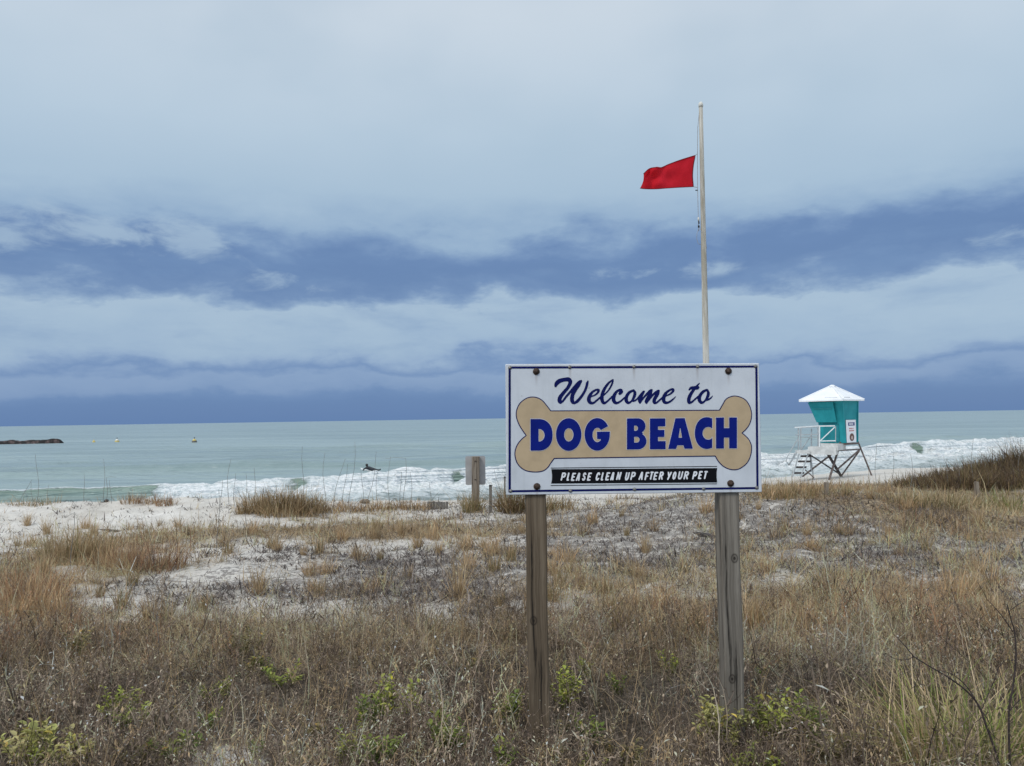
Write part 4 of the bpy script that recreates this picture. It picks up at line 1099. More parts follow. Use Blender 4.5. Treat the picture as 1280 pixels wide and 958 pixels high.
E = [(0, 1), (1, 2), (2, 3), (3, 4), (4, 5), (2, 6), (6, 7), (7, 8), (8, 9), (2, 10), (10, 11), (11, 12), (12, 13), (0, 14), (14, 15), (15, 16), (16, 17), (0, 18), (18, 19), (19, 20), (20, 21)]
skin_body('body', J, E, mat('black wetsuit', (.012, .013, .017), .55, vary=.3), per)
MB().lathe([(.0, -.10), (.07, -.07), (.105, 0), (.10, .05), (.06, .10), (.0, .115)], Vector(B(.60, 0, .345)), 12).build('hair', mat('dark wet hair', (.018, .013, .012), .5), per, True)
#PART5
# ================================================================== PLANTS
def m_plant(T, b):
    c = T.attr('tint', 'Color')
    T.put(b.inputs['Base Color'], c); b.inputs['Roughness'].default_value = .75; b.inputs['Specular IOR Level'].default_value = .15
    tr = T.n.new('ShaderNodeBsdfTranslucent'); T.l.new(c, tr.inputs[0])
    mx = T.n.new('ShaderNodeMixShader'); mx.inputs[0].default_value = .20
    T.l.new(b.outputs[0], mx.inputs[1]); T.l.new(tr.outputs[0], mx.inputs[2]); T.l.new(mx.outputs[0], T.n['Material Output'].inputs[0])
M_plant = mat('plant tissue', fn=m_plant)

def blades(P, h, w, az, lean, curl, col, nseg=3, twist=None):
    """curved blades as strips of quads; returns V, Q, C"""
    n = len(P); t = np.linspace(0, 1, nseg + 1)
    dx, dy_ = np.cos(az), np.sin(az)
    hor = (lean[:, None] * t + curl[:, None] * t ** 2.2) * h[:, None]
    ver = h[:, None] * t * np.clip(1 - .42 * (lean + curl)[:, None] ** 2 * t, .12, 1)
    cx = P[:, 0, None] + dx[:, None] * hor; cy = P[:, 1, None] + dy_[:, None] * hor; cz = P[:, 2, None] + ver
    sa = az + np.pi / 2 + (rng.normal(0, .7, n) if twist is None else twist)
    wd = w[:, None] * np.clip(1.02 - t ** 1.6, .10, 1) * .5
    sx_, sy_ = np.cos(sa)[:, None] * wd, np.sin(sa)[:, None] * wd
    L = np.stack([cx - sx_, cy - sy_, cz], -1); Rr = np.stack([cx + sx_, cy + sy_, cz], -1)
    V = np.stack([L, Rr], 2).reshape(n, -1, 3); k = V.shape[1]
    i = np.arange(nseg) * 2
    q = np.stack([i, i + 1, i + 3, i + 2], -1)
    Q = (np.arange(n)[:, None, None] * k + q[None]).reshape(-1, 4)
    C = np.repeat(col[:, None, :], k, 1)
    return V.reshape(-1, 3), Q, C.reshape(-1, 3)
class Acc:
    def __init__(s): s.V = []; s.Q = []; s.C = []; s.n = 0
    def add(s, V, Q, C):
        s.V.append(V); s.Q.append(Q + s.n); s.C.append(np.clip(C, .012, .54)); s.n += len(V)
    def mesh(s, name): return quads_mesh(name, np.concatenate(s.V), np.concatenate(s.Q), np.concatenate(s.C))
    def build(s, name, parent=None, loc=None): return link_mesh(name, s.mesh(name), M_plant, parent, loc)
PAL = {
    'tan': [(.48, .375, .24), (.43, .335, .21), (.54, .44, .30), (.36, .28, .175), (.29, .23, .14)],
    'straw': [(.56, .48, .345), (.50, .42, .29), (.44, .37, .24)],
    'red': [(.27, .155, .10), (.31, .19, .12), (.23, .135, .09), (.34, .235, .15)],
    'orange': [(.52, .37, .22), (.46, .325, .19), (.56, .43, .28), (.40, .285, .17)],
    'grey': [(.235, .20, .163), (.33, .28, .228), (.165, .14, .118), (.45, .395, .325), (.105, .087, .074)],
    'dark': [(.105, .085, .075), (.14, .115, .10), (.08, .066, .058)],
    'olive': [(.18, .175, .085), (.23, .21, .105), (.27, .24, .135), (.145, .14, .07)],
    'green': [(.22, .27, .065), (.18, .24, .055), (.27, .30, .085), (.14, .20, .05)],
    'lime': [(.30, .33, .07), (.25, .29, .065), (.35, .37, .10)],
    'yellow': [(.44, .42, .16), (.36, .37, .14), (.48, .44, .22)],
    'litter': [(.10, .095, .10), (.145, .138, .142), (.20, .192, .198), (.06, .057, .06), (.27, .26, .265)],
    'brush': [(.175, .122, .070), (.22, .165, .095), (.13, .092, .056), (.30, .225, .135), (.095, .07, .046)],
}
for _k in PAL:                                # dead matter is a warm brown
    _g, _b = (1.0, .95) if _k in ('green', 'lime', 'yellow') else (.925, .83)
    PAL[_k] = [(c[0] * 1.03, c[1] * _g, c[2] * _b) for c in PAL[_k]]
def pick(name, n, jit=.14):
    p = np.array(PAL[name]); c = p[rng.integers(0, len(p), n)]
    return c * np.exp(rng.normal(0, jit, (n, 1)))
def mixcol(a, b, m):
    return np.where(m[:, None], a, b)
def scatter(n, y0, y1, power=1.0, u=0.86):
    """points over the dune, denser per square metre close by"""
    r = rng.random(n)
    if abs(power - 2.0) < 1e-6: y = y0 * (y1 / y0) ** r
    else:
        e = 2.0 - power; y = (y0 ** e + r * (y1 ** e - y0 ** e)) ** (1 / e)
    x = rng.uniform(-u, u, n) * y
    return x, y
def ground_fine(x, y):
    return ground_h(x, y) + .035 * (fbm(x * 6, y * 6, 71, 3) - .5) + .018 * (fbm(x * 19, y * 19, 72, 2) - .5)

# ---- dry grass between the sign and the crest
def dry_grass(n, y0, y1, power, hs, ws, nseg, name_acc, tuft=3):
    x, y = scatter(n, y0, y1, power)
    k = tuft
    z = ground_fine(x, y)
    px, py, g, near, out = cover(x, y, z)
    d = g * (0.45 + 1.1 * fbm(x * 1.3, y * 1.3, 101, 3)) + (fbm(x * 3.3, y * 3.3, 102, 3) - .5) * 1.5
    keep = (rng.random(n) < np.clip((d - .34) * 1.7, 0.02, 1)) & ~out
    x, y, px, py = x[keep], y[keep], px[keep], py[keep]
    x = np.repeat(x, k); y = np.repeat(y, k); px = np.repeat(px, k); py = np.repeat(py, k); m = len(x)
    x = x + rng.normal(0, .018, m); y = y + rng.normal(0, .018, m); z = ground_fine(x, y)
    red = np.clip(soft(px, py, RED), 0, 1) * .8; lf = sstep(880, 1020, px)
    r = rng.random(m); col = mixcol(pick('straw', m), pick('tan', m), r < .34)
    col = mixcol(pick('orange', m), col, rng.random(m) < lf * .55 * (py > 655) + .12)
    col = mixcol(pick('red', m), col, rng.random(m) < red * .75)
    gm = sstep(7.5, 5.0, y) * .45 + .16
    col = mixcol(pick('grey', m), col, rng.random(m) < gm)
    col = mixcol(pick('olive', m), col, rng.random(m) < .09); col = mixcol(pick('brush', m), col, rng.random(m) < .16)
    h = hs * np.exp(rng.normal(0, .42, m)) * (0.45 + 1.0 * fbm(x * 1.4, y * 1.4, 103, 3))
    mat_ = rng.random(m) < .34
    col = np.where(mat_[:, None], pick('straw', m), col)
    h = np.where(mat_, h * .75 + .04, h)
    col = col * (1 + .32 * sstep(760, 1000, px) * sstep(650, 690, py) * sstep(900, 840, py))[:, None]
    w = ws * (1 + np.clip(y - 5, 0, 20) * .10) * np.exp(rng.normal(0, .2, m))
    col = col * np.exp(1.5 * (fbm(x * 2.1, y * 2.1, 105, 3) - .5))[:, None]
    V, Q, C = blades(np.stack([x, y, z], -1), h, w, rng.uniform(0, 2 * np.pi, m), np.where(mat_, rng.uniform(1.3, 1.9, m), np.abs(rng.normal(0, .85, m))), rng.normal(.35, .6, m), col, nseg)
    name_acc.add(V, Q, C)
A = Acc()
dry_grass(50000, 5.0, 10.5, 1.3, .150, .0036, 3, A, 3)
dry_grass(50000, 8.0, 18.6, 1.0, .155, .0046, 2, A, 3)
tag(A.build('dry_grass'), 'fine dry tan and reddish grass covering the dune behind the sign', 'grass', kind='stuff')

# ---- grey litter of dead creeping plants on the sand
A = Acc()
n = 120000
x, y = scatter(n, 5.0, 18.0, 1.1); z = ground_fine(x, y)
px, py, g, near, out = cover(x, y, z)
lt = np.clip(soft(px, py, LITTER + [(420, 725, 420, 50, .20)], .22), 0, 1)
d = lt * (fbm(x * .9, y * 1.7, 111, 4) * 2.6 - .45) + (fbm(x * 3.2, y * 4.5, 112, 3) - .5) * 1.3
keep = (rng.random(n) < np.clip((d - .25) * 1.7, .035, 1)) & ~out
x, y, z = x[keep], y[keep], z[keep]; m = len(x)
flat_ = rng.random(m) < .70
h = np.where(flat_, .09, .055) * np.exp(rng.normal(0, .4, m)); lean = np.where(flat_, rng.uniform(.9, 1.3, m), rng.uniform(.2, 1.0, m))
V, Q, C = blades(np.stack([x, y, z + .004], -1), h, np.where(flat_, .010, .014) * np.exp(rng.normal(0, .35, m)), rng.uniform(0, 6.283, m), lean, rng.normal(0.1, .3, m), pick('litter', m, .25), 2)
A.add(V, Q, C)
tag(A.build('dead_plant_litter'), 'dark grey litter of dead creeping plants scattered on the pale sand', 'plant litter', kind='stuff')

# ---- dead stems close to the camera: branched forbs with curled leaves
def forb(h, seed, pal):
    r = np.random.default_rng(seed); V = []; Q = []; C = []; nv = 0
    def strip(P, w0, w1, col):
        nonlocal nv
        P = np.array(P); a = r.uniform(0, np.pi); s_ = np.array([math.cos(a), math.sin(a), 0])
        ws = np.linspace(w0, w1, len(P))
        for p, w in zip(P, ws): V.append(p - s_ * w / 2); V.append(p + s_ * w / 2); C.append(col); C.append(col)
        for i in range(len(P) - 1): Q.append((nv + 2 * i, nv + 2 * i + 1, nv + 2 * i + 3, nv + 2 * i + 2))
        nv += 2 * len(P)
    def leaf(p, d_, l, w, col):
        nonlocal nv
        d_ = d_ / np.linalg.norm(d_); s_ = np.cross(d_, [0, 0, 1]); s_ = s_ / (np.linalg.norm(s_) + 1e-6)
        up = np.cross(s_, d_)
        pts = [p, p + d_ * l * .45 + s_ * w / 2 + up * l * .08, p + d_ * l + up * l * r.uniform(-.4, .2), p + d_ * l * .45 - s_ * w / 2 + up * l * .08]
        V.extend(pts); C.extend([col] * 4); Q.append((nv, nv + 1, nv + 2, nv + 3)); nv += 4
    cs = np.array(PAL[pal])
    lean = r.normal(0, .25, 2)
    for k in range(r.integers(1, 4)):
        col = cs[r.integers(len(cs))] * r.uniform(.8, 1.2)
        p = np.array([r.normal(0, .012), r.normal(0, .012), 0.]); d_ = np.array([lean[0] + r.normal(0, .35), lean[1] + r.normal(0, .35), 1.]); d_ /= np.linalg.norm(d_)
        pts = [p]; hh_ = h * r.uniform(.6, 1.1); ns = 6
        for i in range(ns):
            d_ = d_ + r.normal(0, .16, 3) * np.array([1, 1, .5]); d_ /= np.linalg.norm(d_); p = p + d_ * hh_ / ns; pts.append(p)
        strip(pts, .0056, .0022, col)
        for i in range(2, ns + 1):
            for _ in range(r.integers(0, 3)):
                b = np.array([r.normal(0, 1), r.normal(0, 1), r.uniform(.1, 1.1)]); b /= np.linalg.norm(b); l = hh_ * r.uniform(.10, .32)
                q1 = pts[i] + b * l * .5 + r.normal(0, .12, 3) * l; q2 = q1 + (b + np.array([0, 0, .25])) * l * .5
                strip([pts[i], q1, q2], .0034, .0015, col * r.uniform(.8, 1.25))
                for q in (q1, q2):
                    if r.random() < .75: leaf(q, r.normal(0, 1, 3), r.uniform(.010, .024), r.uniform(.004, .009), cs[r.integers(len(cs))] * r.uniform(.7, 1.5))
            if r.random() < .7: leaf(pts[i], r.normal(0, 1, 3), r.uniform(.012, .030), r.uniform(.004, .010), cs[r.integers(len(cs))] * r.uniform(.7, 1.5))
    return np.array(V), np.array(Q), np.array(C)
PROTO = [forb(.30, 200 + i, 'grey') for i in range(14)] + [forb(.30, 300 + i, 'dark') for i in range(4)] + [forb(.28, 400 + i, 'tan') for i in range(4)] + [forb(.30, 500 + i, 'red') for i in range(3)]
def place(acc, protos, idx, x, y, z, sc, rot, tint):
    for k in np.unique(idx):
        V, Q, C = protos[k]; s_ = idx == k; m = int(s_.sum())
        c, s2 = np.cos(rot[s_]), np.sin(rot[s_]); S_ = sc[s_]
        X = V[None, :, 0] * S_[:, None]; Y = V[None, :, 1] * S_[:, None]
        W_ = np.stack([X * c[:, None] - Y * s2[:, None] + x[s_][:, None], X * s2[:, None] + Y * c[:, None] + y[s_][:, None], V[None, :, 2] * S_[:, None] + z[s_][:, None]], -1)
        acc.add(W_.reshape(-1, 3), (np.arange(m)[:, None, None] * len(V) + Q[None]).reshape(-1, 4), (C[None] * tint[s_][:, None, None]).reshape(-1, 3))
A = Acc()
n = 11500
x, y = scatter(n, 2.7, 8.4, 1.6, .88); z = ground_h(x, y)
px, py, g, near, out = cover(x, y, z)
hole = np.exp(-((px - 285) / 45) ** 2 - ((py - 952) / 16) ** 2) + .6 * np.exp(-((px - 110) / 60) ** 2 - ((py - 880) / 12) ** 2)
dens = sstep(8.2, 5.0, y + 1.4 * (fbm(x * .8, y * .8, 121, 3) - .5)) * np.clip(-.25 + 2.1 * fbm(x * 1.7, y * 1.7, 122, 3), .12, 2) * (1 - .92 * np.clip(hole, 0, 1))
dens = dens * (1 - .35 * sstep(1000, 1120, px) * (py < 880)) * (1 - .8 * sstep(1060, 1130, px) * sstep(870, 905, py))
keep = (rng.random(n) < np.clip(dens * 1.25, 0, 1)) & ~out
x, y, z, px, py = x[keep], y[keep], z[keep], px[keep], py[keep]; m = len(x)
_pu, _pv = spx(669, 617); _f = O + ux * _pu
_k = 44; x = np.concatenate([x, _f.x + rng.normal(0, .13, _k)]); y = np.concatenate([y, _f.y - rng.uniform(.06, .42, _k)])
_f2 = O + ux * spx(910, 617)[0]; _k = 16; x = np.concatenate([x, _f2.x + rng.normal(0, .12, _k)]); y = np.concatenate([y, _f2.y - rng.uniform(.06, .35, _k)])
z = ground_h(x, y); px, py = proj(np.stack([x, y, z], -1)); m = len(x)
idx = rng.integers(0, 14, m); r = rng.random(m)
idx = np.where(r < .36, rng.integers(14, 18, m), idx); idx = np.where(r > .84, rng.integers(18, 22, m), idx)
idx = np.where((rng.random(m) < np.clip(soft(px, py, RED), 0, 1) * .55), rng.integers(22, 25, m), idx)
sc = np.exp(rng.normal(0, .28, m)) * (0.30 + .85 * fbm(x * 1.6, y * 1.6, 123, 3))
place(A, PROTO, idx, x, y, z - .01, sc, rng.uniform(0, 6.283, m), np.exp(rng.normal(0, .22, m) + 1.9 * (fbm(x * 1.9, y * 1.9, 124, 3) - .5) + .12).clip(.4, 1.7))
n = 9000
x, y = scatter(n, 5.6, 15.0, 1.2, .8); z = ground_h(x, y); px, py, g, near, out = cover(x, y, z)
scr = soft(px, py, [(1060, 650, 110, 20, .5), (500, 738, 90, 22, .4), (850, 740, 120, 30, .35), (330, 745, 90, 16, .25), (1180, 700, 120, 25, .35), (640, 740, 80, 30, .35), (700, 660, 120, 25, .2)], .10)
keep = (rng.random(n) < np.clip(scr * (fbm(x * 1.5, y * 1.8, 141, 3) * 3.2 - .9), 0, 1)) & ~out
x, y, z = x[keep], y[keep], z[keep]; m = len(x)
place(A, PROTO, np.where(rng.random(m) < .6, rng.integers(14, 18, m), rng.integers(0, 14, m)), x, y, z - .01, np.exp(rng.normal(-.75, .3, m)), rng.uniform(0, 6.283, m), np.exp(rng.normal(0, .2, m)))
n = 900
x, y = scatter(n, 3.1, 5.4, 1.2, .8); z = ground_h(x, y); px, py, g, near, out = cover(x, y, z)
keep = rng.random(n) < np.clip(.12 + soft(px, py, [(1000, 900, 130, 50, .8), (640, 890, 90, 40, .6), (120, 900, 160, 40, .3)]), 0, 1)
x, y, z = x[keep], y[keep], z[keep]; m = len(x); h = rng.uniform(.12, .26, m); az_ = rng.uniform(0, 6.283, m); ln_ = np.abs(rng.normal(0, .22, m))
V, Q, C = blades(np.stack([x, y, z], -1), h, np.full(m, .0026), az_, ln_, np.zeros(m), pick('dark', m), 3); A.add(V, Q, C)
tipx, tipy, tipz = x + np.cos(az_) * ln_ * h, y + np.sin(az_) * ln_ * h, z + h * .96
for k in range(5):
    V, Q, C = blades(np.stack([tipx, tipy, tipz], -1), np.full(m, .009), np.full(m, .006), rng.uniform(0, 6.283, m), np.full(m, .7), np.full(m, .1), pick('straw' if k < 3 else 'grey', m), 1); A.add(V, Q, C)
tag(A.build('dead_weeds'), 'dense grey brown dead weeds with thin branching stems in the foreground', 'dead weeds', kind='stuff')
# fine pale and grey blades woven through them
A = Acc()
n = 26000
x, y = scatter(n, 2.7, 6.6, 1.5, .88); z = ground_h(x, y)
px, py, g, near, out = cover(x, y, z)
hole = np.exp(-((px - 285) / 45) ** 2 - ((py - 952) / 16) ** 2)
keep = (rng.random(n) < sstep(6.6, 4.8, y) * (.25 + .9 * fbm(x * 2.2, y * 2.2, 131, 3)) * (1 - .9 * hole)) & ~out
x, y, z = x[keep], y[keep], z[keep]; m = len(x)
r = rng.random(m); col = pick('grey', m, .2); col = mixcol(pick('tan', m), col, r < .24); col = mixcol(pick('straw', m), col, r > .93); col = mixcol(pick('olive', m), col, (r > .86) & (r < .93)); col = col * np.exp(1.6 * (fbm(x * 2.0, y * 2.0, 132, 3) - .5))[:, None]
V, Q, C = blades(np.stack([x, y, z], -1), .15 * np.exp(rng.normal(0, .4, m)), .0032 * np.exp(rng.normal(0, .3, m)), rng.uniform(0, 6.283, m), np.abs(rng.normal(0, .6, m)), rng.normal(.2, .5, m), col, 3)
A.add(V, Q, C)
tag(A.build('withered_grass'), 'withered grey grass blades woven through the foreground weeds', 'grass', kind='stuff')

# ---- tufts and clumps (things)
def clump_mesh(name, n, rad, h, w, pal, lean=.45, curl=.35, nseg=4, rz=1.0):
    q = rng.uniform(0, 6.283, n); rr = rad * np.sqrt(rng.random(n))
    P = np.stack([np.cos(q) * rr, np.sin(q) * rr * rz, np.full(n, -.02)], -1)
    cols = np.concatenate([pick(p, n) for p in pal]).reshape(len(pal), n, 3); sel = rng.integers(0, len(pal), n)
    col = cols[sel, np.arange(n)]
    hh_ = h * np.clip(rng.normal(.85, .25, n), .25, 1.35)
    az_ = np.where(rng.random(n) < .65, q + rng.normal(0, .6, n), rng.uniform(0, 6.283, n))
    V, Q, C = blades(P, hh_, w * np.exp(rng.normal(0, .25, n)), az_, np.abs(rng.normal(0, lean, n)) * (.3 + .7 * rr / rad), np.abs(rng.normal(0, curl, n)), col, nseg)
    return quads_mesh(name, V, Q, C)
def put(name, me, g, label, cat, group=None, s=1.0, rz=None):
    o = link_mesh(name, me, M_plant, None, g); o.scale = (s, s, s); o.rotation_euler = (0, 0, random.uniform(0, 6.28) if rz is None else rz)
    return tag(o, label, cat, group)
tufts = [clump_mesh('grass_tuft', 90, .055, .27, .006, ['tan', 'tan', 'straw'], .3, .25), clump_mesh('grass_tuft', 70, .05, .24, .006, ['tan', 'olive'], .28, .2), clump_mesh('grass_tuft', 110, .09, .25, .006, ['tan', 'orange', 'straw'], .4, .35), clump_mesh('grass_tuft', 80, .07, .22, .006, ['tan', 'grey'], .35, .3)]
tuft_spots = [(380, 692), (405, 692), (578, 688), (640, 700), (352, 690), (338, 686), (545, 672), (520, 668), (495, 672), (470, 668), (430, 676), (610, 672), (655, 668), (290, 690), (312, 668), (235, 668), (322, 742), (400, 745), (455, 742), (505, 722),
              (575, 745), (620, 715), (700, 700), (725, 668), (790, 728), (770, 650), (742, 655), (825, 662), (800, 690), (850, 720), (690, 720), (870, 700), (945, 640), (985, 660), (1010, 690), (1060, 672), (1110, 668), (1150, 690), (960, 720), (1040, 735),
              (60, 668), (25, 690), (110, 662), (180, 662), (210, 715), (120, 745), (70, 775), (250, 760), (190, 775), (160, 735), (880, 640), (915, 652), (1085, 622), (1055, 620), (1130, 640), (1180, 650), (725, 735), (755, 745), (830, 760), (880, 780), (545, 690), (470, 700)]
r2 = random.Random(5)
for k in range(70):
    a, b = r2.uniform(20, 1260), r2.uniform(650, 800)
    if not (230 < a < 560 and b > 770): tuft_spots.append((a, b))
for i, (a, b) in enumerate(tuft_spots):
    g = gp(a + rng.normal(0, 4), b + rng.normal(0, 2)); put('grass_tuft', tufts[i % 4], g, 'small upright tuft of dry tan grass on the grey sand behind the sign', 'grass tuft', 'dry grass tufts on the dune', rng.uniform(.7, 1.3))

# larger clumps
def clump(px_, py_, n, rad, h, pal, label, w=.007, lean=.45, curl=.35, rz=1.0, group=None, Y=None, name='grass_clump'):
    g = gp(px_, py_) if Y is None else Vector((at(px_, py_, Y).x, Y, gz(at(px_, py_, Y).x, Y)))
    return put(name, clump_mesh(name, n, rad, h, w, pal, lean, curl, 4, rz), g, label, 'grass clump', group, 1.0, 0.0)
# crest at the left of the small sign
for a, b, n_, r_, h_ in ((308, 642, 200, .22, .34), (322, 640, 240, .26, .48), (337, 641, 260, .28, .48), (352, 640, 260, .26, .54), (366, 641, 260, .28, .52), (381, 641, 240, .26, .56), (396, 641, 200, .24, .38), (345, 645, 260, .40, .34), (375, 645, 240, .36, .30)):
    clump(a, b, n_, r_, h_, ['tan', 'tan', 'brush', 'olive', 'straw'], 'bushy brown dune grass on the crest against the white surf', rz=.6, group='brown crest clump left of centre', w=.010)
for a, b in ((415, 640), (440, 639), (468, 638), (498, 637), (520, 637)):
    clump(a, b, 170, .30, .26, ['tan', 'orange', 'brush'], 'low rusty grass along the crest between the brown clump and the slat fence', rz=.6, group='low rusty crest grass', w=.009)
clump(590, 640, 230, .20, .50, ['olive', 'olive', 'tan'], 'olive grass clump at the foot of the small grey sign', w=.010, lean=.5)
clump(641, 641, 520, .30, .62, ['brush', 'brush', 'olive', 'tan'], 'dark brushy clump between the short grey stake and the welcome sign', w=.010)
clump(676, 640, 260, .30, .40, ['tan', 'brush', 'olive'], 'dull tan clump seen under the left end of the welcome sign', w=.009)
clump(700, 636, 200, .28, .36, ['olive', 'tan', 'brush'], 'greenish tan clump just right of the left sign post on the crest', w=.009)
for a, b in ((165, 629), (190, 630), (207, 631)):
    clump(a, b, 120, .22, .26, ['red', 'brush', 'tan'], 'reddish brown tuft on the white sand crest at the left', group='reddish crest tufts', w=.009)
for a, b in ((40, 627), (62, 628), (25, 627)):
    clump(a, b, 60, .25, .24, ['tan', 'olive'], 'sparse olive tuft on the white crest near the left edge', group='sparse crest tufts at the left edge', w=.008)
clump(85, 700, 520, .32, .46, ['tan', 'olive', 'tan', 'straw'], 'large tan grass clump on the sand at the left', w=.006)
clump(118, 700, 420, .28, .44, ['tan', 'orange', 'olive'], 'tan grass clump right beside the large one at the left', w=.006)
clump(150, 712, 420, .28, .38, ['orange', 'red', 'tan'], 'orange brown grass clump in front of the reddish one at the left', w=.006)
clump(195, 712, 520, .34, .34, ['red', 'red', 'tan', 'dark'], 'low rust red grass clump on the sand at the left', w=.006)
clump(30, 752, 480, .40, .34, ['red', 'orange', 'tan'], 'rust coloured grass clump at the left edge of the picture', w=.006)
clump(968, 622, 260, .30, .26, ['tan', 'orange', 'olive'], 'golden grass clump beside the right edge of the welcome sign', w=.009)
clump(1000, 621, 220, .30, .26, ['orange', 'tan', 'olive'], 'golden grass clump below the tower stairs', w=.009)
for a, b in ((1020, 614), (1045, 613), (1066, 613), (1088, 614), (1108, 615), (955, 618), (985, 616)):
    clump(a, b, 130, .30, .20, ['tan', 'straw', 'orange'], 'short golden grass along the sandy crest in front of the lifeguard tower', w=.009, rz=.6, group='golden crest grass by the tower')
# dark bank of dune grass at the right
for k, (a, b, n_, r_, h_, Y) in enumerate(((1118, 622, 260, .40, .26, 17.0), (1140, 622, 340, .42, .34, 17.1), (1160, 622, 380, .45, .36, 17.3), (1178, 622, 420, .45, .44, 17.5), (1196, 622, 460, .48, .40, 17.7), (1214, 622, 480, .48, .52, 17.9), (1234, 622, 520, .50, .50, 18.0), (1250, 622, 520, .50, .62, 18.1), (1268, 622, 560, .50, .60, 18.2), (1288, 622, 560, .50, .72, 18.2), (1310, 622, 500, .50, .7, 18.2), (1335, 622, 400, .5, .7, 18.2), (1365, 622, 400, .5, .6, 18.2),
                                            (1150, 622, 260, .40, .34, 16.5), (1172, 622, 320, .42, .40, 16.4), (1192, 622, 360, .42, .46, 16.4), (1215, 622, 400, .42, .52, 16.3), (1240, 622, 420, .45, .54, 16.3), (1265, 622, 420, .45, .58, 16.3), (1292, 622, 400, .45, .62, 16.3), (1325, 622, 300, .45, .6, 16.3), (1205, 622, 420, .5, .45, 17.1), (1235, 622, 460, .5, .5, 17.2), (1262, 622, 460, .5, .5, 17.2), (1290, 622, 460, .5, .5, 17.2), (1318, 622, 400, .5, .5, 17.2))):
    clump(a, b, n_, r_, h_ * random.uniform(.72, 1.0), ['brush', 'dark', 'dark', 'olive', 'brush', 'brush'], 'dark brown dune grass on the bank at the right edge', rz=.8, group='dark grass bank at the right', w=.011, Y=Y, lean=.55, curl=.5)
for k, (a, b, n_, r_, h_) in enumerate(((1182, 636, 200, .30, .34), (1208, 637, 240, .30, .34), (1150, 632, 200, .3, .26), (1120, 628, 200, .3, .22), (1235, 636, 160, .3, .26))):
    clump(a, b, n_, r_, h_, ['olive', 'olive', 'tan', 'straw'], 'olive grass at the foot of the dark bank at the right', group='olive grass below the dark bank', w=.009)
clump(1258, 640, 260, .30, .42, ['olive', 'green', 'straw'], 'pale green grass clump in front of the dark bank at the right edge', w=.009, lean=.5)
# big arching grass in the near right corner
def near_clump(px_, py_, n, rad, h, pal, label, w=.0055, lean=.6, curl=.75):
    g = gp(px_, py_); return put('grass_clump', clump_mesh('grass_clump', n, rad, h, w, pal, lean, curl, 8), g, label, 'grass clump', None, 1.0, 0.0)
near_clump(1195, 962, 360, .22, .50, ['olive', 'green', 'straw', 'straw', 'yellow'], 'long arching green and straw grass in the near right corner', .0062)
near_clump(1268, 955, 260, .22, .46, ['green', 'olive', 'straw', 'yellow'], 'greener arching grass at the right edge below the bare twigs', .006, lean=.5)
near_clump(1110, 958, 220, .20, .42, ['straw', 'olive', 'straw', 'tan'], 'straw coloured arching grass left of the green grass in the near right corner', .006)
near_clump(1165, 895, 170, .22, .26, ['olive', 'green', 'tan'], 'olive grass behind the arching grass at the lower right', lean=.5)

# ---- green leafy plants
def leafy(px_, py_, rad, h, n_st, pal, label, ls=.034, lw=.5):
    g = gp(px_, py_)
    o = tag(empty('leafy_plant', g), label, 'plant')
    mbs = MB(); V = []; Q = []; C = []; nv = 0; cs = np.array(PAL[pal])
    for s_ in range(n_st):
        a = random.uniform(0, 6.283); rr = rad * math.sqrt(random.random())
        b = np.array([.3 * rr * math.cos(a), .3 * rr * math.sin(a), -.02]); hh_ = .95 * h * random.uniform(.6, 1.1)
        tip = np.array([rr * math.cos(a) + random.gauss(0, .02), rr * math.sin(a) + random.gauss(0, .02), hh_])
        mid = (b + tip) / 2 + np.array([0, 0, .05 * h])
        mbs.tube([Vector(b), Vector(mid), Vector(tip)], [.0025, .002, .0012], 5)
        nl = random.randint(11, 17); colb = cs[random.randrange(len(cs))] * random.uniform(.8, 1.15)
        for k in range(nl):
            t = .30 + .70 * (k + 1) / nl; p = (1 - t) ** 2 * b + 2 * t * (1 - t) * mid + t * t * tip
            q = k * 2.4 + a; d_ = np.array([math.cos(q), math.sin(q), random.uniform(.15, .9)]); d_ /= np.linalg.norm(d_)
            sd2 = np.cross(d_, [0, 0, 1]); sd2 /= np.linalg.norm(sd2); up = np.cross(sd2, d_)
            l = ls * random.uniform(.6, 1.2); w2 = l * lw * random.uniform(.8, 1.2) / 2; dr = random.uniform(-.25, .15)
            fold = up * w2 * .45
            pts = [p, p + d_ * l * .35 + sd2 * w2 + fold, p + d_ * l * .72 + sd2 * w2 * .75 + fold + up * l * dr * .5, p + d_ * l + up * l * dr, p + d_ * l * .72 - sd2 * w2 * .75 + fold + up * l * dr * .5, p + d_ * l * .35 - sd2 * w2 + fold]
            mid_ = [p + d_ * l * .35, p + d_ * l * .72 + up * l * dr * .5]
            V += pts + mid_; c = colb * random.uniform(.75, 1.25) * (1 if random.random() > .06 else np.array([1.6, 1.3, .9])); C += [c] * 8
            Q += [(nv, nv + 1, nv + 2, nv + 7), (nv, nv + 7, nv + 4, nv + 5), (nv + 7, nv + 2, nv + 3, nv + 4)]; nv += 8
    mbs.build('stem', M_gstem, o, True)
    link_mesh('foliage', quads_mesh('foliage', np.array(V), np.array(Q), np.array(C)), M_plant, o)
    return o
M_gstem = mat('green stem', (.11, .12, .04), .6, vary=.3)
leafy(492, 912, .14, .26, 26, 'lime', 'bright lime green leafy plant in the weeds left of the left sign post')
leafy(458, 922, .09, .20, 14, 'green', 'darker green leafy plant hugging the left side of the bright lime one')
leafy(560, 948, .11, .17, 18, 'green', 'small mid green plant low in the weeds below and right of the bright lime one')
leafy(470, 965, .10, .15, 14, 'green', 'low green plant at the bottom edge under the bright lime one')
leafy(640, 915, .07, .19, 13, 'green', 'green plant touching the left side of the left sign post')
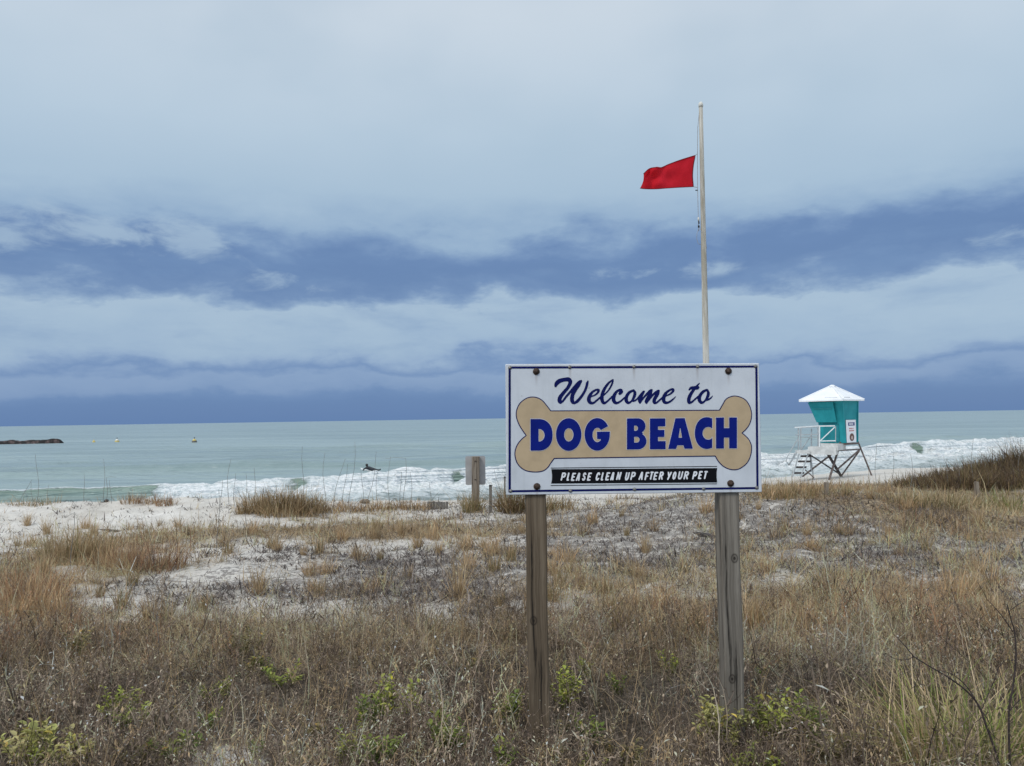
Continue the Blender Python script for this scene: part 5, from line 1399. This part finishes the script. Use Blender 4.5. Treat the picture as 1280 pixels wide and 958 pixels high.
leafy(706, 890, .10, .22, 16, 'lime', 'yellow green sprig just right of the left sign post')
leafy(735, 935, .08, .13, 9, 'green', 'few green leaves low between the two sign posts')
leafy(905, 945, .13, .26, 22, 'yellow', 'yellow green bush at the foot of the right sign post', .038, .55)
leafy(965, 935, .14, .26, 22, 'lime', 'lime green bush to the right of the right sign post', .036, .55)
leafy(1015, 930, .09, .20, 12, 'green', 'thin green plant farthest right in the row by the right sign post')
leafy(305, 828, .16, .22, 14, 'olive', 'olive green weed standing in dead grass left of centre')
leafy(90, 830, .14, .20, 10, 'olive', 'dull olive weed in the dead grass at the left')
leafy(145, 905, .11, .19, 13, 'lime', 'small lime sprig with a pale rounded top leaf at the left')
leafy(165, 920, .10, .15, 12, 'green', 'small dark green weed right of the lime sprig at the left')
leafy(40, 960, .16, .18, 22, 'yellow', 'yellowing leafy plant in the lower left corner', .042, .6)
leafy(85, 968, .12, .16, 14, 'yellow', 'pale curling leafy plant beside the yellowing one at the lower left', .040, .55)
leafy(225, 955, .13, .15, 14, 'green', 'dark green low plant at the bottom left beside the bare sand patch')
leafy(175, 965, .11, .12, 10, 'olive', 'small olive plant at the bottom edge left of the bare sand patch')
leafy(355, 860, .12, .14, 8, 'green', 'faint green sprig in the dead weeds left of the bright lime plant')
leafy(1040, 965, .12, .18, 12, 'olive', 'olive leafy plant at the bottom edge left of the straw grass')

protos = [leafy(200, 900, .05, .10, 6, 'green', 'x', .022), leafy(600, 900, .06, .09, 7, 'olive', 'x', .024), leafy(820, 930, .05, .11, 6, 'lime', 'x', .022)]
r3 = random.Random(3)
for k in range(36):
    src = protos[k % 3]; a, b = r3.uniform(5, 1080), r3.uniform(840, 985)
    if k < 3: o = src
    else:
        o = src.copy(); COL.objects.link(o)
        for ch in src.children:
            c = ch.copy(); COL.objects.link(c); c.parent = o
    o.location = gp(a, b); o.rotation_euler = (0, 0, r3.uniform(0, 6.28)); q_s = r3.uniform(.8, 1.5); o.scale = (q_s, q_s, q_s)
    o['group'] = 'small green sprigs in the foreground'; o['label'] = 'small green sprig low down among the dead foreground weeds'
# ---- sea oat stalks against the water
M_stalk = mat('dry stalk', (.20, .19, .17), .8, vary=.25, scale=9)
def stalk_mesh(h, lean, bend, seed, head):
    r_ = random.Random(seed); pts = [Vector((lean * h * t + .03 * h * math.sin(t * 5 + seed), .04 * h * math.sin(t * 3 + seed * 2), h * t)) for t in (-.04, .2, .4, .6, .8, 1.0)]
    if bend: pts += [pts[-1] + Vector((bend * h * .18, 0, .02 * h)), pts[-1] + Vector((bend * h * .40, 0, -.0 * h))]
    mb = MB(); mb.tube(pts, [.0055 * (1 - .55 * i / len(pts)) for i in range(len(pts))], 5)
    me = mb.mesh('sea_oat'); me.materials.append(M_stalk); return me
oats = [(45, 628, 568, 0, 0), (40, 627, 603, 0, 0), (60, 628, 606, 0, 0), (22, 627, 600, .5, 0), (105, 628, 592, 0, 0), (131, 626, 574, -.03, 0), (133, 626, 597, 0, 1), (138, 630, 600, 0, 0), (285, 632, 574, .05, 0), (293, 632, 592, 0, 0), (276, 632, 600, .05, 0),
        (308, 634, 592, 0, 0), (317, 634, 585, .03, 0), (376, 634, 558, .06, 0), (406, 635, 566, .01, 0), (416, 637, 574, .22, 0), (428, 636, 580, .1, 0), (437, 637, 552, .09, 0), (458, 636, 565, .2, 0), (453, 636, 588, 0, 0), (470, 637, 590, .06, 0), (487, 636, 571, 0, 0), (501, 636, 590, 0, 0), (505, 637, 573, .04, -1),
        (514, 637, 590, 0, 0), (538, 637, 603, 0, 0), (531, 636, 616, .9, 0), (549, 637, 618, 0, 0), (1097, 614, 556, 0, 0), (1117, 616, 570, 0, 0), (1138, 616, 568, .06, 0), (1108, 616, 590, 0, 0), (1185, 612, 574, 0, 0), (1200, 610, 578, 0, 0), (1216, 606, 548, .05, 0), (1276, 600, 548, 0, 0), (1060, 614, 592, 0, 0), (640, 636, 590, -.1, 0), (628, 630, 585, -.2, 0)]
for i, (a, b, t, ln, bd) in enumerate(oats):
    g = gp(a, b); h = max(.15, (at(a, t, g.y).z - g.z))
    put('sea_oat', stalk_mesh(h, ln, bd, i, 0), g, 'thin dry sea oat stalk rising from the dune crest against the sea', 'sea oat', 'sea oat stalks along the crest', 1.0, 0.0)
# standing dead stalks in the middle ground
for i, (a, b, t) in enumerate(((88, 712, 640), (272, 688, 612), (130, 810, 760), (197, 830, 768), (150, 830, 775), (480, 800, 775), (500, 790, 752), (555, 790, 756), (520, 790, 762))):
    g = gp(a, b); h = at(a, t, g.y).z - g.z
    o = put('dead_stalk', stalk_mesh(h, .05 - .02 * (i % 4), 0, i + 60, 0), g, 'single dead stalk standing up out of the dry dune grass', 'dead stalk', 'dead stalks in the dune grass', 1.0, 0.0)
    o.scale = (.6, .6, 1) if g.y < 9 else (.9, .9, 1)

# ---- bare shrub at the right, in front of everything
M_twig = mat('dark bare twig', (.040, .028, .026), .8, vary=.45, scale=30)
YT = 3.25
gb = at(1255, 985, YT); tb = Vector((gb.x, YT, gz(gb.x, YT)))
sh = tag(empty('bare_shrub', tb), 'leafless dark shrub with long thin twigs at the right edge of the picture', 'shrub')
def tw(pts, r0, r1, nm='twig'):
    P = [at(a, b, YT + (c if len(q) > 2 else 0)) - tb for q in pts for a, b, c in [(*q, 0)[:3]]]
    P = [Vector(p) for p in crom([tuple(p) for p in P], 5)] if len(P) > 2 else P
    # crom works on tuples of any length
    rs = [1.0 * (r0 + (r1 - r0) * i / (len(P) - 1)) for i in range(len(P))]
    MB().tube(P, rs, 6).build(nm, M_twig, sh, True)
tw([(1254, 1030), (1250, 962), (1232, 905), (1222, 880), (1206, 862), (1184, 846), (1160, 832), (1142, 821)], .0052, .0026)
tw([(1142, 821), (1128, 804), (1116, 792)], .0026, .0012); tw([(1142, 821), (1132, 825), (1117, 823), (1106, 816)], .0018, .001)
tw([(1116, 792), (1112, 778), (1108, 766)], .0012, .0008)
tw([(1222, 880), (1208, 858), (1190, 843), (1170, 838)], .003, .0012); tw([(1206, 862), (1192, 852), (1178, 842), (1165, 835)], .0022, .001)
tw([(1148, 826), (1150, 838), (1144, 856), (1138, 862)], .0016, .0009); tw([(1149, 836), (1146, 846)], .0012, .0009)
tw([(1263, 1030), (1262, 950), (1261, 890), (1266, 860), (1270, 820), (1268, 790), (1264, 775), (1259, 756)], .0050, .0020)
tw([(1266, 790), (1256, 775), (1244, 760), (1234, 750)], .0022, .0012); tw([(1234, 750), (1228, 738), (1222, 728)], .0012, .0007)
tw([(1264, 762), (1276, 754), (1290, 746)], .0016, .0010); tw([(1261, 890), (1275, 875), (1296, 862)], .002, .001)
tw([(1232, 905), (1240, 918), (1252, 928)], .0018, .001); tw([(1226, 890), (1238, 862), (1246, 842), (1248, 832), (1244, 824)], .0018, .001); tw([(1246, 838), (1256, 826), (1266, 826)], .0014, .0009)
tw([(1212, 1000), (1218, 955), (1232, 925)], .0026, .0012); tw([(1222, 882), (1236, 902), (1244, 925)], .0022, .0012); tw([(1250, 960), (1240, 930), (1232, 905)], .002, .0014)
mb = MB()
for a, b in ((1193, 843), (1197, 841), (1244, 824), (1265, 826), (1142, 821), (1162, 864), (1202, 862)):
    mb = MB(); mb.lathe([(.0, -.004), (.0034, -.001), (.0034, .002), (.0, .005)], at(a, b, YT) - tb, 7); mb.build('bud', M_twig, sh, True)
